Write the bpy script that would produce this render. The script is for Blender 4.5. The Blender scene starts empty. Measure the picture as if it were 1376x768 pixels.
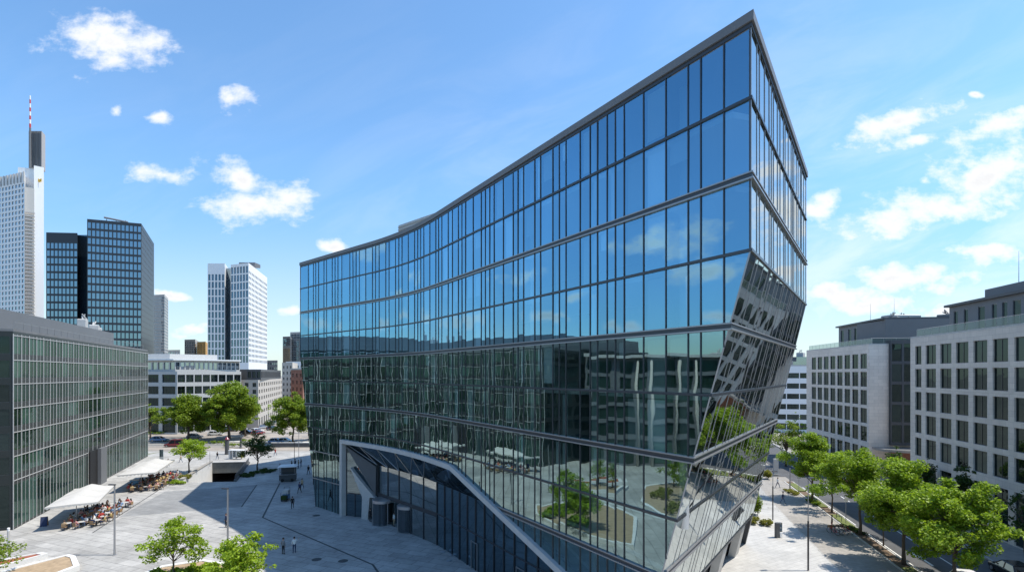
import bpy, bmesh, math, random
import numpy as np
from mathutils import Vector, Matrix
R = math.radians
rnd = random.Random(7)
scene = bpy.context.scene
col = scene.collection
EYE = 19.0            # camera height above the plaza
F = 700.0 / 1376.0    # focal length over frame width

def at(px, py=None, d=None, z=0.0):
    """point in the place that the photograph shows at (px,py): on the ground (z) or at distance d"""
    if d is None:
        d = (EYE - z) * 700.0 / (py - 502.0)
    return Vector(((px - 688.0) / 700.0 * d, d, z))

# ------------------------------------------------------------------ materials
MATS = {}
def nodes_of(m):
    m.use_nodes = True
    nt = m.node_tree
    return nt, nt.nodes, nt.links
def mat(name, color, rough=0.6, metal=0.0, var=0.0, scale=3.0, bump=0.0, spec=0.5, island=0.0, bscale=None):
    m = bpy.data.materials.new(name); nt, N, L = nodes_of(m)
    b = N['Principled BSDF']
    b.inputs['Roughness'].default_value = rough; b.inputs['Metallic'].default_value = metal
    b.inputs['Specular IOR Level'].default_value = spec
    c = (*color, 1)
    b.inputs['Base Color'].default_value = c
    src = None
    if var or bump:
        tc = N.new('ShaderNodeTexCoord')
        nz = N.new('ShaderNodeTexNoise'); nz.inputs['Scale'].default_value = scale
        nz.inputs['Detail'].default_value = 6; nz.inputs['Roughness'].default_value = 0.65
        L.new(tc.outputs['Object'], nz.inputs['Vector'])
    if var:
        mr = N.new('ShaderNodeMapRange'); mr.inputs[1].default_value = .3; mr.inputs[2].default_value = .7
        mr.inputs[3].default_value = 1 - var; mr.inputs[4].default_value = 1 + var
        L.new(nz.outputs['Fac'], mr.inputs[0])
        src = mr.outputs[0]
    if island:
        g = N.new('ShaderNodeNewGeometry')
        mr2 = N.new('ShaderNodeMapRange'); mr2.inputs[3].default_value = 1 - island; mr2.inputs[4].default_value = 1 + island
        L.new(g.outputs['Random Per Island'], mr2.inputs[0])
        if src:
            mu = N.new('ShaderNodeMath'); mu.operation = 'MULTIPLY'
            L.new(src, mu.inputs[0]); L.new(mr2.outputs[0], mu.inputs[1]); src = mu.outputs[0]
        else: src = mr2.outputs[0]
    if src:
        vm = N.new('ShaderNodeVectorMath'); vm.operation = 'SCALE'; vm.inputs[0].default_value = color
        L.new(src, vm.inputs['Scale']); L.new(vm.outputs[0], b.inputs['Base Color'])
    if bump:
        bp = N.new('ShaderNodeBump'); bp.inputs['Strength'].default_value = bump; bp.inputs['Distance'].default_value = .02
        nz2 = N.new('ShaderNodeTexNoise'); nz2.inputs['Scale'].default_value = bscale or scale * 6; nz2.inputs['Detail'].default_value = 4
        L.new(tc.outputs['Object'], nz2.inputs['Vector'])
        L.new(nz2.outputs['Fac'], bp.inputs['Height']); L.new(bp.outputs[0], b.inputs['Normal'])
    MATS[name] = m
    return m

def paving(name, c1, c2, mortar, sx, sy, rot=0.0, stain=.18, joint=.012, rough=.8, vertical=False):
    m = bpy.data.materials.new(name); nt, N, L = nodes_of(m)
    b = N['Principled BSDF']; b.inputs['Roughness'].default_value = rough; b.inputs['Specular IOR Level'].default_value = .3
    g = N.new('ShaderNodeNewGeometry')
    mp = N.new('ShaderNodeMapping'); mp.inputs['Rotation'].default_value = (0, 0, rot)
    if vertical:
        sp = N.new('ShaderNodeSeparateXYZ'); cb = N.new('ShaderNodeCombineXYZ')
        ad = N.new('ShaderNodeMath'); ad.operation = 'ADD'
        L.new(g.outputs['Position'], sp.inputs[0]); L.new(sp.outputs[0], ad.inputs[0]); L.new(sp.outputs[1], ad.inputs[1])
        L.new(ad.outputs[0], cb.inputs[0]); L.new(sp.outputs[2], cb.inputs[1]); L.new(cb.outputs[0], mp.inputs[0])
    else:
        L.new(g.outputs['Position'], mp.inputs[0])
    br = N.new('ShaderNodeTexBrick'); br.inputs['Scale'].default_value = 1
    br.inputs['Color1'].default_value = (*c1, 1); br.inputs['Color2'].default_value = (*c2, 1); br.inputs['Mortar'].default_value = (*mortar, 1)
    br.inputs['Mortar Size'].default_value = joint; br.inputs['Brick Width'].default_value = sx; br.inputs['Row Height'].default_value = sy
    br.inputs['Bias'].default_value = 0.0
    L.new(mp.outputs[0], br.inputs[0])
    n1 = N.new('ShaderNodeTexNoise'); n1.inputs['Scale'].default_value = .17; n1.inputs['Detail'].default_value = 8; n1.inputs['Roughness'].default_value = .7
    L.new(g.outputs['Position'], n1.inputs['Vector'])
    mr = N.new('ShaderNodeMapRange'); mr.inputs[1].default_value = .3; mr.inputs[2].default_value = .7
    mr.inputs[3].default_value = 1 - stain; mr.inputs[4].default_value = 1 + stain * .6
    L.new(n1.outputs['Fac'], mr.inputs[0])
    n2 = N.new('ShaderNodeTexNoise'); n2.inputs['Scale'].default_value = 1.7; n2.inputs['Detail'].default_value = 8; n2.inputs['Roughness'].default_value = .75
    m2 = N.new('ShaderNodeMapping'); m2.inputs['Scale'].default_value = (1, 1, .12) if vertical else (1, 1, 1); L.new(g.outputs['Position'], m2.inputs[0]); L.new(m2.outputs[0], n2.inputs['Vector'])
    mr2 = N.new('ShaderNodeMapRange'); mr2.inputs[1].default_value = .3; mr2.inputs[2].default_value = .7
    mr2.inputs[3].default_value = 1 - stain * .5; mr2.inputs[4].default_value = 1 + stain * .5
    L.new(n2.outputs['Fac'], mr2.inputs[0])
    mu = N.new('ShaderNodeMath'); mu.operation = 'MULTIPLY'; L.new(mr.outputs[0], mu.inputs[0]); L.new(mr2.outputs[0], mu.inputs[1])
    vm = N.new('ShaderNodeVectorMath'); vm.operation = 'SCALE'
    L.new(br.outputs['Color'], vm.inputs[0]); L.new(mu.outputs[0], vm.inputs['Scale']); L.new(vm.outputs[0], b.inputs['Base Color'])
    MATS[name] = m
    return m

def glass(name, refl, trans, base=.35, wavy=.02, opaque=None, rough=0.0, wscale=.35, power=2.5):
    """architectural pane: mirror over tinted see-through (or, far away, over a dark opaque interior)"""
    m = bpy.data.materials.new(name); nt, N, L = nodes_of(m)
    for n in list(N): N.remove(n)
    out = N.new('ShaderNodeOutputMaterial'); mix = N.new('ShaderNodeMixShader')
    gl = N.new('ShaderNodeBsdfGlossy'); gl.inputs['Color'].default_value = (*refl, 1); gl.inputs['Roughness'].default_value = rough
    if opaque:
        tr = N.new('ShaderNodeBsdfDiffuse')
        g = N.new('ShaderNodeNewGeometry'); oi = N.new('ShaderNodeObjectInfo')
        a = N.new('ShaderNodeMath'); a.operation = 'ADD'; L.new(g.outputs['Random Per Island'], a.inputs[0]); L.new(oi.outputs['Random'], a.inputs[1])
        fr = N.new('ShaderNodeMath'); fr.operation = 'FRACT'; L.new(a.outputs[0], fr.inputs[0])
        rp = N.new('ShaderNodeValToRGB'); L.new(fr.outputs[0], rp.inputs[0])
        e = rp.color_ramp.elements
        e[0].position = 0; e[0].color = (*[c * .6 for c in opaque], 1)
        e[1].position = 1; e[1].color = (*[min(1, c * 2.4 + .008) for c in opaque], 1)
        k = e.new(.7); k.color = (*opaque, 1)
        L.new(rp.outputs[0], tr.inputs['Color'])
    else:
        tr = N.new('ShaderNodeBsdfTransparent'); tr.inputs['Color'].default_value = (*trans, 1)
        g = N.new('ShaderNodeNewGeometry'); oi = N.new('ShaderNodeObjectInfo'); a = N.new('ShaderNodeMath'); a.operation = 'ADD'
        L.new(g.outputs['Random Per Island'], a.inputs[0]); L.new(oi.outputs['Random'], a.inputs[1])
        fr = N.new('ShaderNodeMath'); fr.operation = 'FRACT'; L.new(a.outputs[0], fr.inputs[0])
        for col_, sock, lo in ((trans, tr.inputs['Color'], .55), (refl, gl.inputs['Color'], .86)):
            mv = N.new('ShaderNodeMapRange'); mv.inputs[3].default_value = lo; mv.inputs[4].default_value = 1.0; L.new(fr.outputs[0], mv.inputs[0])
            sc_ = N.new('ShaderNodeVectorMath'); sc_.operation = 'SCALE'; sc_.inputs[0].default_value = col_; L.new(mv.outputs[0], sc_.inputs['Scale']); L.new(sc_.outputs[0], sock)
    lw = N.new('ShaderNodeLayerWeight'); lw.inputs['Blend'].default_value = .5
    p = N.new('ShaderNodeMath'); p.operation = 'POWER'; p.inputs[1].default_value = power; L.new(lw.outputs['Facing'], p.inputs[0])
    mr = N.new('ShaderNodeMapRange'); mr.inputs[3].default_value = base; mr.inputs[4].default_value = 1.0
    L.new(p.outputs[0], mr.inputs[0])
    if wavy:
        tc = N.new('ShaderNodeTexCoord'); nz = N.new('ShaderNodeTexNoise'); nz.inputs['Scale'].default_value = wscale; nz.inputs['Detail'].default_value = 1.5
        L.new(tc.outputs['Object'], nz.inputs['Vector'])
        bp = N.new('ShaderNodeBump'); bp.inputs['Strength'].default_value = wavy; bp.inputs['Distance'].default_value = 1.0
        L.new(nz.outputs['Fac'], bp.inputs['Height']); L.new(bp.outputs[0], gl.inputs['Normal'])
    L.new(mr.outputs[0], mix.inputs[0]); L.new(tr.outputs[0], mix.inputs[1]); L.new(gl.outputs[0], mix.inputs[2]); L.new(mix.outputs[0], out.inputs[0])
    MATS[name] = m
    return m

def leafmat(name, dark, light, trans=.35):
    m = bpy.data.materials.new(name); nt, N, L = nodes_of(m)
    for n in list(N): N.remove(n)
    out = N.new('ShaderNodeOutputMaterial'); mix = N.new('ShaderNodeMixShader'); mix.inputs[0].default_value = trans
    df = N.new('ShaderNodeBsdfPrincipled'); df.inputs['Roughness'].default_value = .5; df.inputs['Specular IOR Level'].default_value = .25
    tl = N.new('ShaderNodeBsdfTranslucent')
    g = N.new('ShaderNodeNewGeometry'); rp = N.new('ShaderNodeValToRGB')
    L.new(g.outputs['Random Per Island'], rp.inputs[0])
    e = rp.color_ramp.elements; e[0].color = (*dark, 1); e[1].color = (*light, 1)
    L.new(rp.outputs[0], df.inputs['Base Color'])
    hs = N.new('ShaderNodeVectorMath'); hs.operation = 'MULTIPLY'; hs.inputs[1].default_value = (1.5, 1.5, .7)
    L.new(rp.outputs[0], hs.inputs[0]); L.new(hs.outputs[0], tl.inputs['Color'])
    L.new(df.outputs[0], mix.inputs[1]); L.new(tl.outputs[0], mix.inputs[2]); L.new(mix.outputs[0], out.inputs[0])
    MATS[name] = m
    return m

paving('plaza_stone', (.44, .43, .41), (.365, .357, .34), (.20, .196, .19), 2.4, 1.2, R(22), stain=.32, joint=.03)
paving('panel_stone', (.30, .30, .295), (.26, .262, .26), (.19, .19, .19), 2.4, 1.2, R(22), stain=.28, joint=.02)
paving('walk_stone', (.36, .335, .305), (.315, .295, .27), (.23, .22, .2), .6, .4, R(-14), stain=.25)
paving('pale_stone', (.50, .49, .47), (.455, .447, .43), (.32, .315, .305), 1.2, .6, R(-30), stain=.2, joint=.016)
paving('limestone', (.80, .715, .63), (.71, .635, .56), (.48, .43, .38), 1.3, .62, 0, stain=.10, joint=.012, vertical=True)
paving('earth_paving', (.36, .315, .27), (.33, .29, .25), (.27, .24, .21), 1.2, .6, R(10), stain=.3)
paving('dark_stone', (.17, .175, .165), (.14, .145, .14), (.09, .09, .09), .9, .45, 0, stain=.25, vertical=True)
paving('brick_red', (.33, .14, .09), (.27, .11, .07), (.3, .24, .2), .5, .2, 0, stain=.15, vertical=True)
mat('asphalt', (.085, .087, .092), .85, var=.2, scale=.5, bump=.3, bscale=40)
mat('far_ground', (.27, .25, .225), .9, var=.3, scale=.03)
mat('kerb_stone', (.50, .49, .46), .8, var=.12, scale=2)
mat('soil', (.15, .105, .07), .95, var=.4, scale=2, bump=.8)
mat('dry_soil', (.36, .265, .17), .95, var=.25, scale=2, bump=.6)
mat('red_mulch', (.30, .09, .045), .95, var=.4, scale=6, bump=.8)
mat('lawn', (.13, .155, .045), .95, var=.35, scale=3, bump=.7)
mat('road_paint', (.72, .72, .70), .7, var=.15, scale=3)
mat('joint_dark', (.07, .07, .072), .8)
mat('joint_mid', (.24, .24, .24), .85)
mat('concrete', (.50, .49, .47), .75, var=.10, scale=.8, bump=.15)
mat('pale_concrete', (.66, .655, .64), .7, var=.07, scale=.7, bump=.1)
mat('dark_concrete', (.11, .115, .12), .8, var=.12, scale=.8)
mat('frame_dark', (.06, .066, .075), .35, metal=.4)
mat('frame_mid', (.33, .335, .345), .35, metal=.5)
mat('rail_metal', (.50, .50, .515), .32, metal=.75)
mat('grey_metal', (.30, .305, .31), .4, metal=.6, var=.05)
mat('roof_grey', (.17, .175, .18), .8, var=.12, scale=.5)
mat('cladding_grey', (.145, .15, .158), .55, var=.06, scale=.5)
mat('cladding_dark', (.07, .074, .08), .5, var=.06)
mat('fin_metal', (.46, .46, .45), .5, metal=.1)
mat('spandrel_dark', (.03, .036, .036), .4, spec=.3)
mat('white_panel', (.78, .785, .79), .5, var=.03)
mat('off_white', (.47, .46, .44), .6, var=.10)
mat('cream_wall', (.48, .44, .39), .75, var=.08)
mat('orange_panel', (.62, .36, .12), .7, var=.1, island=.1)
mat('shaft_grey', (.40, .38, .37), .7)
mat('tower_black', (.035, .042, .052), .4, metal=.3)
mat('interior_wall', (.42, .43, .43), .9, var=.05)
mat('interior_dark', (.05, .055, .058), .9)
mat('interior_floor', (.42, .42, .41), .9)
mat('ceiling_white', (.80, .81, .80), .9)
mat('interior_column', (.86, .86, .85), .8)
mat('blind', (.86, .87, .86), .9)
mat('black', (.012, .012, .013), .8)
mat('canvas', (.50, .485, .455), .85, var=.03, bump=.1)
mat('wood', (.34, .20, .10), .6, var=.2, scale=6)
mat('wicker', (.30, .19, .10), .8, var=.2, scale=20)
mat('pole_dark', (.055, .055, .06), .4, metal=.5)
mat('pole_grey', (.38, .38, .39), .4, metal=.6)
mat('red_paint', (.55, .05, .04), .4)
mat('white_paint', (.8, .8, .8), .5)
mat('yellow_paint', (.80, .48, .05), .5)
mat('blue_paint', (.12, .33, .55), .4)
mat('bark', (.13, .10, .075), .9, var=.25, scale=8, bump=.8)
mat('car_black', (.012, .012, .014), .15, spec=.8)
mat('car_red', (.20, .025, .03), .2, spec=.8)
mat('car_white', (.74, .74, .75), .2, spec=.8)
mat('car_silver', (.42, .43, .45), .25, metal=.5)
mat('car_blue', (.13, .24, .40), .2, spec=.8)
mat('tyre', (.018, .018, .018), .9)
mat('headlight', (.7, .72, .74), .1)
mat('tail_light', (.35, .015, .012), .2)
mat('skin', (.50, .30, .22), .6)
mat('hair', (.035, .024, .017), .6)
CL = {'navy': (.03, .045, .10), 'white': (.72, .72, .70), 'black': (.018, .018, .02), 'red': (.45, .05, .04), 'grey': (.20, .21, .22), 'blue': (.22, .34, .52),
      'tan': (.45, .33, .20), 'pink': (.62, .30, .28), 'denim': (.07, .11, .19), 'yellow': (.50, .37, .16)}
for k, v in CL.items(): mat('cloth_' + k, v, .9)
leafmat('leaf_fresh', (.10, .175, .012), (.33, .46, .045))
leafmat('leaf_mid', (.085, .15, .014), (.26, .34, .035))
leafmat('leaf_bright', (.14, .23, .012), (.34, .46, .04))
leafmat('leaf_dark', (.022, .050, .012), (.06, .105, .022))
leafmat('leaf_olive', (.14, .15, .025), (.29, .28, .06))
glass('glass_main', (.38, .74, 1.0), (.64, .88, .98), base=.50, wavy=.008)
glass('glass_green_reflection', (.50, .70, .72), (.62, .80, .80), base=.44, wavy=.010)  # same glass as the upper storeys; the greener reflection is put into its tint
glass('glass_door', (.6, .65, .7), (.62, .68, .72), base=.16, wavy=0)
glass('glass_side', (.80, .87, .88), (.52, .60, .60), base=.42, wavy=.003)
glass('glass_base', (.50, .66, .76), (.34, .5, .56), base=.30, wavy=.010)
glass('glass_green', (.34, .46, .42), None, base=.13, wavy=.03, opaque=(.020, .042, .034), power=5)
glass('glass_dim_reflection', (.5, .62, .62), None, base=.07, wavy=.02, opaque=(.012, .022, .022))  # green block's side panes; reflection of dark surroundings is put into the colour
glass('glass_stone', (.46, .60, .58), None, base=.09, wavy=.03, opaque=(.008, .013, .013), power=5)
glass('glass_tower', (.62, .80, .92), None, base=.42, wavy=.015, opaque=(.02, .035, .05), wscale=.1)
glass('glass_strip', (.45, .62, .75), None, base=.22, wavy=.015, opaque=(.018, .03, .042), wscale=.1)
glass('glass_pale', (.75, .84, .90), None, base=.45, wavy=.01, opaque=(.06, .09, .12), wscale=.1)
glass('glass_rail', (.5, .6, .62), (.80, .88, .88), base=.06, wavy=0)
glass('glass_car', (.7, .75, .8), None, base=.15, wavy=0, opaque=(.01, .012, .014))
glass('glass_soffit', (.42, .52, .58), None, base=.25, wavy=.03, opaque=(.012, .018, .022))

# ------------------------------------------------------------------ mesh builder
class MB:
    def __init__(s): s.v = []; s.f = []; s.m = []
    def face(s, pts, m=0):
        i = len(s.v); s.v += [Vector(p) for p in pts]; s.f.append(tuple(range(i, i + len(pts)))); s.m.append(m)
    def add(s, vs, fs, m=0):
        i = len(s.v); s.v += [Vector(p) for p in vs]
        for f in fs: s.f.append(tuple(i + k for k in f)); s.m.append(m)
    def obox(s, o, u, v, w, m=0):
        """box from corner o with edge vectors u,v,w (right-handed)"""
        o, u, v, w = Vector(o), Vector(u), Vector(v), Vector(w)
        p = [o, o + u, o + u + v, o + v, o + w, o + u + w, o + u + v + w, o + v + w]
        s.add(p, [(0, 3, 2, 1), (4, 5, 6, 7), (0, 1, 5, 4), (1, 2, 6, 5), (2, 3, 7, 6), (3, 0, 4, 7)], m)
    def box(s, c, size, m=0, rz=0.0, bevel=0.0):
        cx, cy, cz = c; a, b, h = size[0] / 2, size[1] / 2, size[2] / 2
        cs, sn = math.cos(rz), math.sin(rz)
        T = lambda x, y, z: Vector((cx + x * cs - y * sn, cy + x * sn + y * cs, cz + z))
        if bevel:
            k = bevel
            ring = [(-a + k, -b), (a - k, -b), (a, -b + k), (a, b - k), (a - k, b), (-a + k, b), (-a, b - k), (-a, -b + k)]
            n = 8
            vs = [T(x, y, -h) for x, y in ring] + [T(x, y, h - k) for x, y in ring] + [T(x * (a - k) / a, y * (b - k) / b, h) for x, y in ring]
            fs = [tuple(reversed(range(n)))] + [(i, (i + 1) % n, n + (i + 1) % n, n + i) for i in range(n)] + [(n + i, n + (i + 1) % n, 2 * n + (i + 1) % n, 2 * n + i) for i in range(n)] + [tuple(range(2 * n, 3 * n))]
            s.add(vs, fs, m); return
        vs = [T(x, y, z) for z in (-h, h) for x, y in ((-a, -b), (a, -b), (a, b), (-a, b))]
        s.add(vs, [(0, 3, 2, 1), (4, 5, 6, 7), (0, 1, 5, 4), (1, 2, 6, 5), (2, 3, 7, 6), (3, 0, 4, 7)], m)
    def prism(s, poly, z0, z1, m=0, mtop=None, bottom=True):
        n = len(poly)
        area = sum(poly[i][0] * poly[(i + 1) % n][1] - poly[(i + 1) % n][0] * poly[i][1] for i in range(n))
        if area < 0: poly = list(reversed(poly))
        lo = [Vector((p[0], p[1], z0)) for p in poly]; hi = [Vector((p[0], p[1], z1)) for p in poly]
        i = len(s.v); s.v += lo + hi
        if bottom: s.f.append(tuple(i + k for k in reversed(range(n)))); s.m.append(m)
        s.f.append(tuple(i + n + k for k in range(n))); s.m.append(m if mtop is None else mtop)
        for k in range(n):
            j = (k + 1) % n; s.f.append((i + k, i + j, i + n + j, i + n + k)); s.m.append(m)
    def tube(s, p0, p1, r0, r1=None, n=8, m=0, caps=True):
        p0, p1 = Vector(p0), Vector(p1); r1 = r0 if r1 is None else r1
        d = (p1 - p0).normalized(); a = d.orthogonal().normalized(); b = d.cross(a)
        i = len(s.v)
        for p, r in ((p0, r0), (p1, r1)):
            for k in range(n):
                t = 2 * math.pi * k / n; s.v.append(p + (a * math.cos(t) + b * math.sin(t)) * r)
        for k in range(n):
            j = (k + 1) % n; s.f.append((i + k, i + j, i + n + j, i + n + k)); s.m.append(m)
        if caps:
            s.f.append(tuple(i + k for k in reversed(range(n)))); s.m.append(m)
            s.f.append(tuple(i + n + k for k in range(n))); s.m.append(m)
    def path(s, pts, rs, n=7, m=0):
        """one continuous tapered tube along pts"""
        pts = [Vector(p) for p in pts]; i = len(s.v)
        a = None
        for k, p in enumerate(pts):
            d = (pts[min(k + 1, len(pts) - 1)] - pts[max(k - 1, 0)]).normalized()
            a = d.orthogonal().normalized() if a is None else (a - d * a.dot(d)).normalized()
            b = d.cross(a)
            for q in range(n):
                t = 2 * math.pi * q / n; s.v.append(p + (a * math.cos(t) + b * math.sin(t)) * rs[k])
        for k in range(len(pts) - 1):
            for q in range(n):
                j = (q + 1) % n; s.f.append((i + k * n + q, i + k * n + j, i + (k + 1) * n + j, i + (k + 1) * n + q)); s.m.append(m)
        s.f.append(tuple(i + q for q in reversed(range(n)))); s.m.append(m)
        e = i + (len(pts) - 1) * n; s.f.append(tuple(e + q for q in range(n))); s.m.append(m)
    def lathe(s, c, prof, n=14, m=0, axis='z'):
        c = Vector(c); i = len(s.v)
        for r, z in prof:
            for q in range(n):
                t = 2 * math.pi * q / n
                o = Vector((r * math.cos(t), r * math.sin(t), z))
                if axis == 'x': o = Vector((o.z, o.x, o.y))
                if axis == 'y': o = Vector((o.y, o.z, o.x))
                s.v.append(c + o)
        for k in range(len(prof) - 1):
            for q in range(n):
                j = (q + 1) % n; s.f.append((i + k * n + q, i + k * n + j, i + (k + 1) * n + j, i + (k + 1) * n + q)); s.m.append(m)
        s.f.append(tuple(i + q for q in reversed(range(n)))); s.m.append(m)
        e = i + (len(prof) - 1) * n; s.f.append(tuple(e + q for q in range(n))); s.m.append(m)
    def sweep(s, pts, prof, m=0, caps=True):
        """prof [(out, z)...] closed, swept along the plan polyline pts with mitred corners; out = to the right of travel"""
        n = len(pts); k = len(prof); i = len(s.v)
        nr = []
        for a in range(n - 1):
            d = Vector((pts[a + 1][0] - pts[a][0], pts[a + 1][1] - pts[a][1])).normalized(); nr.append(Vector((d.y, -d.x)))
        for a in range(n):
            if a == 0: mv = nr[0]
            elif a == n - 1: mv = nr[-1]
            else:
                h = (nr[a - 1] + nr[a]).normalized(); mv = h / max(.35, h.dot(nr[a]))
            for o, z in prof: s.v.append(Vector((pts[a][0] + mv.x * o, pts[a][1] + mv.y * o, z)))
        for a in range(n - 1):
            for q in range(k):
                j = (q + 1) % k; s.f.append((i + a * k + q, i + (a + 1) * k + q, i + (a + 1) * k + j, i + a * k + j)); s.m.append(m)
        if caps:
            s.f.append(tuple(i + q for q in range(k))); s.m.append(m)
            s.f.append(tuple(i + (n - 1) * k + q for q in reversed(range(k)))); s.m.append(m)
    def mesh(s, name, mats, smooth=False, org=(0, 0, 0)):
        me = bpy.data.meshes.new(name); o = Vector(org)
        me.from_pydata([v - o for v in s.v], [], s.f)
        for x in (mats if isinstance(mats, (list, tuple)) else [mats]): me.materials.append(MATS[x] if isinstance(x, str) else x)
        me.polygons.foreach_set('material_index', s.m)
        if smooth: me.polygons.foreach_set('use_smooth', [True] * len(s.f))
        me.update()
        return me
    def build(s, name, mats, parent=None, smooth=False, loc=None, recalc=False):
        org = Vector((0, 0, 0))
        if loc is not None: org = Vector(loc)
        elif parent is not None: org = wloc(parent)
        me = s.mesh(name, mats, smooth, org)
        if recalc:
            bm = bmesh.new(); bm.from_mesh(me); bmesh.ops.recalc_face_normals(bm, faces=bm.faces); bm.to_mesh(me); bm.free()
        o = bpy.data.objects.new(name, me); col.objects.link(o)
        if parent is not None: o.parent = parent
        else: o.location = org
        return o
WL = {}
def wloc(o):
    p = Vector(o.location); q = o.parent
    while q is not None: p += Vector(q.location); q = q.parent
    return p
def tag(o, label=None, cat=None, group=None, kind=None):
    if label: o['label'] = label
    if cat: o['category'] = cat
    if group: o['group'] = group
    if kind: o['kind'] = kind
    return o
def thing(name, label, cat, loc=(0, 0, 0), group=None, rz=0.0):
    o = bpy.data.objects.new(name, None); col.objects.link(o); o.empty_display_size = .3
    o.location = Vector(loc); o.rotation_euler = (0, 0, rz)
    return tag(o, label, cat, group)
def kids(o): return [c for c in bpy.data.objects if c.parent == o]
KIDS = {}
def proto_kids(o):
    if o.name not in KIDS: KIDS[o.name] = kids(o)
    return KIDS[o.name]
def dup(o, loc=None, rz=None, label=None, group=None, scale=None, parent=None):
    c = o.copy(); col.objects.link(c); c.parent = parent
    if loc is not None: c.location = Vector(loc)
    if rz is not None: c.rotation_euler = (0, 0, rz)
    if label: c['label'] = label
    if group: c['group'] = group
    if scale: c.scale = scale if isinstance(scale, tuple) else (scale,) * 3
    for k in proto_kids(o): dup(k, parent=c)
    return c
PROTO_USED = set()
def place(proto, loc, rz=0.0, label=None, group=None, scale=None):
    """the first call moves the prototype itself, later ones copy it"""
    if proto.name not in PROTO_USED:
        PROTO_USED.add(proto.name); proto_kids(proto)
        for k in proto_kids(proto): proto_kids(k)
        proto.location = Vector(loc); proto.rotation_euler = (0, 0, rz)
        if label: proto['label'] = label
        if group: proto['group'] = group
        if scale: proto.scale = scale if isinstance(scale, tuple) else (scale,) * 3
        return proto
    return dup(proto, loc, rz, label, group, scale or 1.0)
def structure(name, mb, mats, **k):
    return tag(mb.build(name, mats, **k), kind='structure')

# ------------------------------------------------------------------ windows of a building
CAM = Vector((0, 0, EYE))
class Facades:
    """collects walls and windows of one building; every window becomes a part, the largest in view first"""
    def __init__(s, root, pane='glass_stone', frame='frame_dark'):
        s.root = root; s.w = []; s.pane = pane; s.frame = frame; s.ft = .06; s.ins = .02
    def wall(s, mb, p0, p1, z0, z1, cols, rows, depth=.3, m=0, fr=.07, mull=1, trans=0, skip=None, sub=True):
        p0, p1 = Vector((p0[0], p0[1], 0)), Vector((p1[0], p1[1], 0))
        Ln = (p1 - p0).length; u = (p1 - p0) / Ln; n = Vector((u.y, -u.x, 0))
        xs = sorted(set([0, Ln] + [round(c, 4) for ab in cols for c in ab])); zs = sorted(set([z0, z1] + [round(c, 4) for ab in rows for c in ab]))
        cs = set((round(a, 4), round(b, 4)) for a, b in cols); rs = set((round(a, 4), round(b, 4)) for a, b in rows)
        P = lambda x, z, o=0.0: p0 + u * x + Vector((0, 0, z)) - n * o
        # solid vertical strips merge the cells that have no opening
        for i in range(len(xs) - 1):
            a, b = xs[i], xs[i + 1]
            iscol = (a, b) in cs
            if not iscol: mb.face([P(a, z0), P(b, z0), P(b, z1), P(a, z1)], m); continue
            ci = sorted(cs).index((a, b))
            for j in range(len(zs) - 1):
                c, d = zs[j], zs[j + 1]
                ri = sorted(rs).index((c, d)) if (c, d) in rs else None
                if ri is None or (skip and skip(ci, ri)):
                    mb.face([P(a, c), P(b, c), P(b, d), P(a, d)], m); continue
                mb.face([P(a, c), P(a, c, depth), P(a, d, depth), P(a, d)], m); mb.face([P(b, c), P(b, d), P(b, d, depth), P(b, c, depth)], m)
                mb.face([P(a, c), P(b, c), P(b, c, depth), P(a, c, depth)], m); mb.face([P(a, d), P(a, d, depth), P(b, d, depth), P(b, d)], m)
                ctr = P((a + b) / 2, (c + d) / 2); v = CAM - ctr; dist = v.length
                vis = max(0.0, n.dot(v) / dist) * (b - a) * (d - c) / dist ** 2
                q = ctr.x / max(ctr.y, .1)
                if ctr.y < 3 or abs(q) > 1.05: vis *= .01
                s.w.append((vis, P(a, c, depth), u.copy(), n.copy(), b - a, d - c, fr, mull, trans, sub))
    def one(s, mf, mp, w):
        _, o, u, n, W, H, fr, mull, trans, sub = w
        Z = Vector((0, 0, 1)); t = s.ft
        o = o + n * .002
        bar = lambda x, z, a, b: mf.obox(o + u * x + Z * z - n * .02, u * a, -n * -t, Z * b) if False else mf.obox(o + u * x + Z * z + n * t, u * a, -n * t, Z * b)
        bar(.0, 0, fr, H); bar(W - fr, 0, fr, H); bar(fr, 0, W - 2 * fr, fr); bar(fr, H - fr, W - 2 * fr, fr)
        for k in range(1, mull + 1): bar(W * k / (mull + 1) - fr * .35, fr, fr * .7, H - 2 * fr)
        k_ = min(.004, s.ins * .4); tilt = rnd.uniform(-k_, k_); tz = rnd.uniform(-k_, k_)
        e = s.ins
        mp.face([o + n * (e + tilt), o + u * W + n * (e - tilt), o + u * W + Z * H + n * (e - tilt + tz), o + Z * H + n * (e + tilt + tz)], 0)
    def finish(s, limit=100, name='window', rest='glazing'):
        s.w.sort(key=lambda a: -a[0])
        for k, w in enumerate(s.w[:limit]):
            mf, mp = MB(), MB(); s.one(mf, mp, w)
            f = mf.build(name, s.frame, s.root); mp.build('pane', s.pane, f)
        if s.w[limit:]:
            mf, mp = MB(), MB()
            for w in s.w[limit:]: s.one(mf, mp, w)
            f = tag(mf.build(rest, s.frame, s.root), kind='stuff'); tag(mp.build('pane_glass', s.pane, f), kind='stuff')

def grid(n, L, w, off=None, pitch=None):
    pitch = pitch or L / n; off = (L - (n - 1) * pitch - w) / 2 if off is None else off
    return [(off + i * pitch, off + i * pitch + w) for i in range(n)]
def V2(a, b): return Vector((b[0] - a[0], b[1] - a[1]))
def dist2(a, b): return V2(a, b).length

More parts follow.
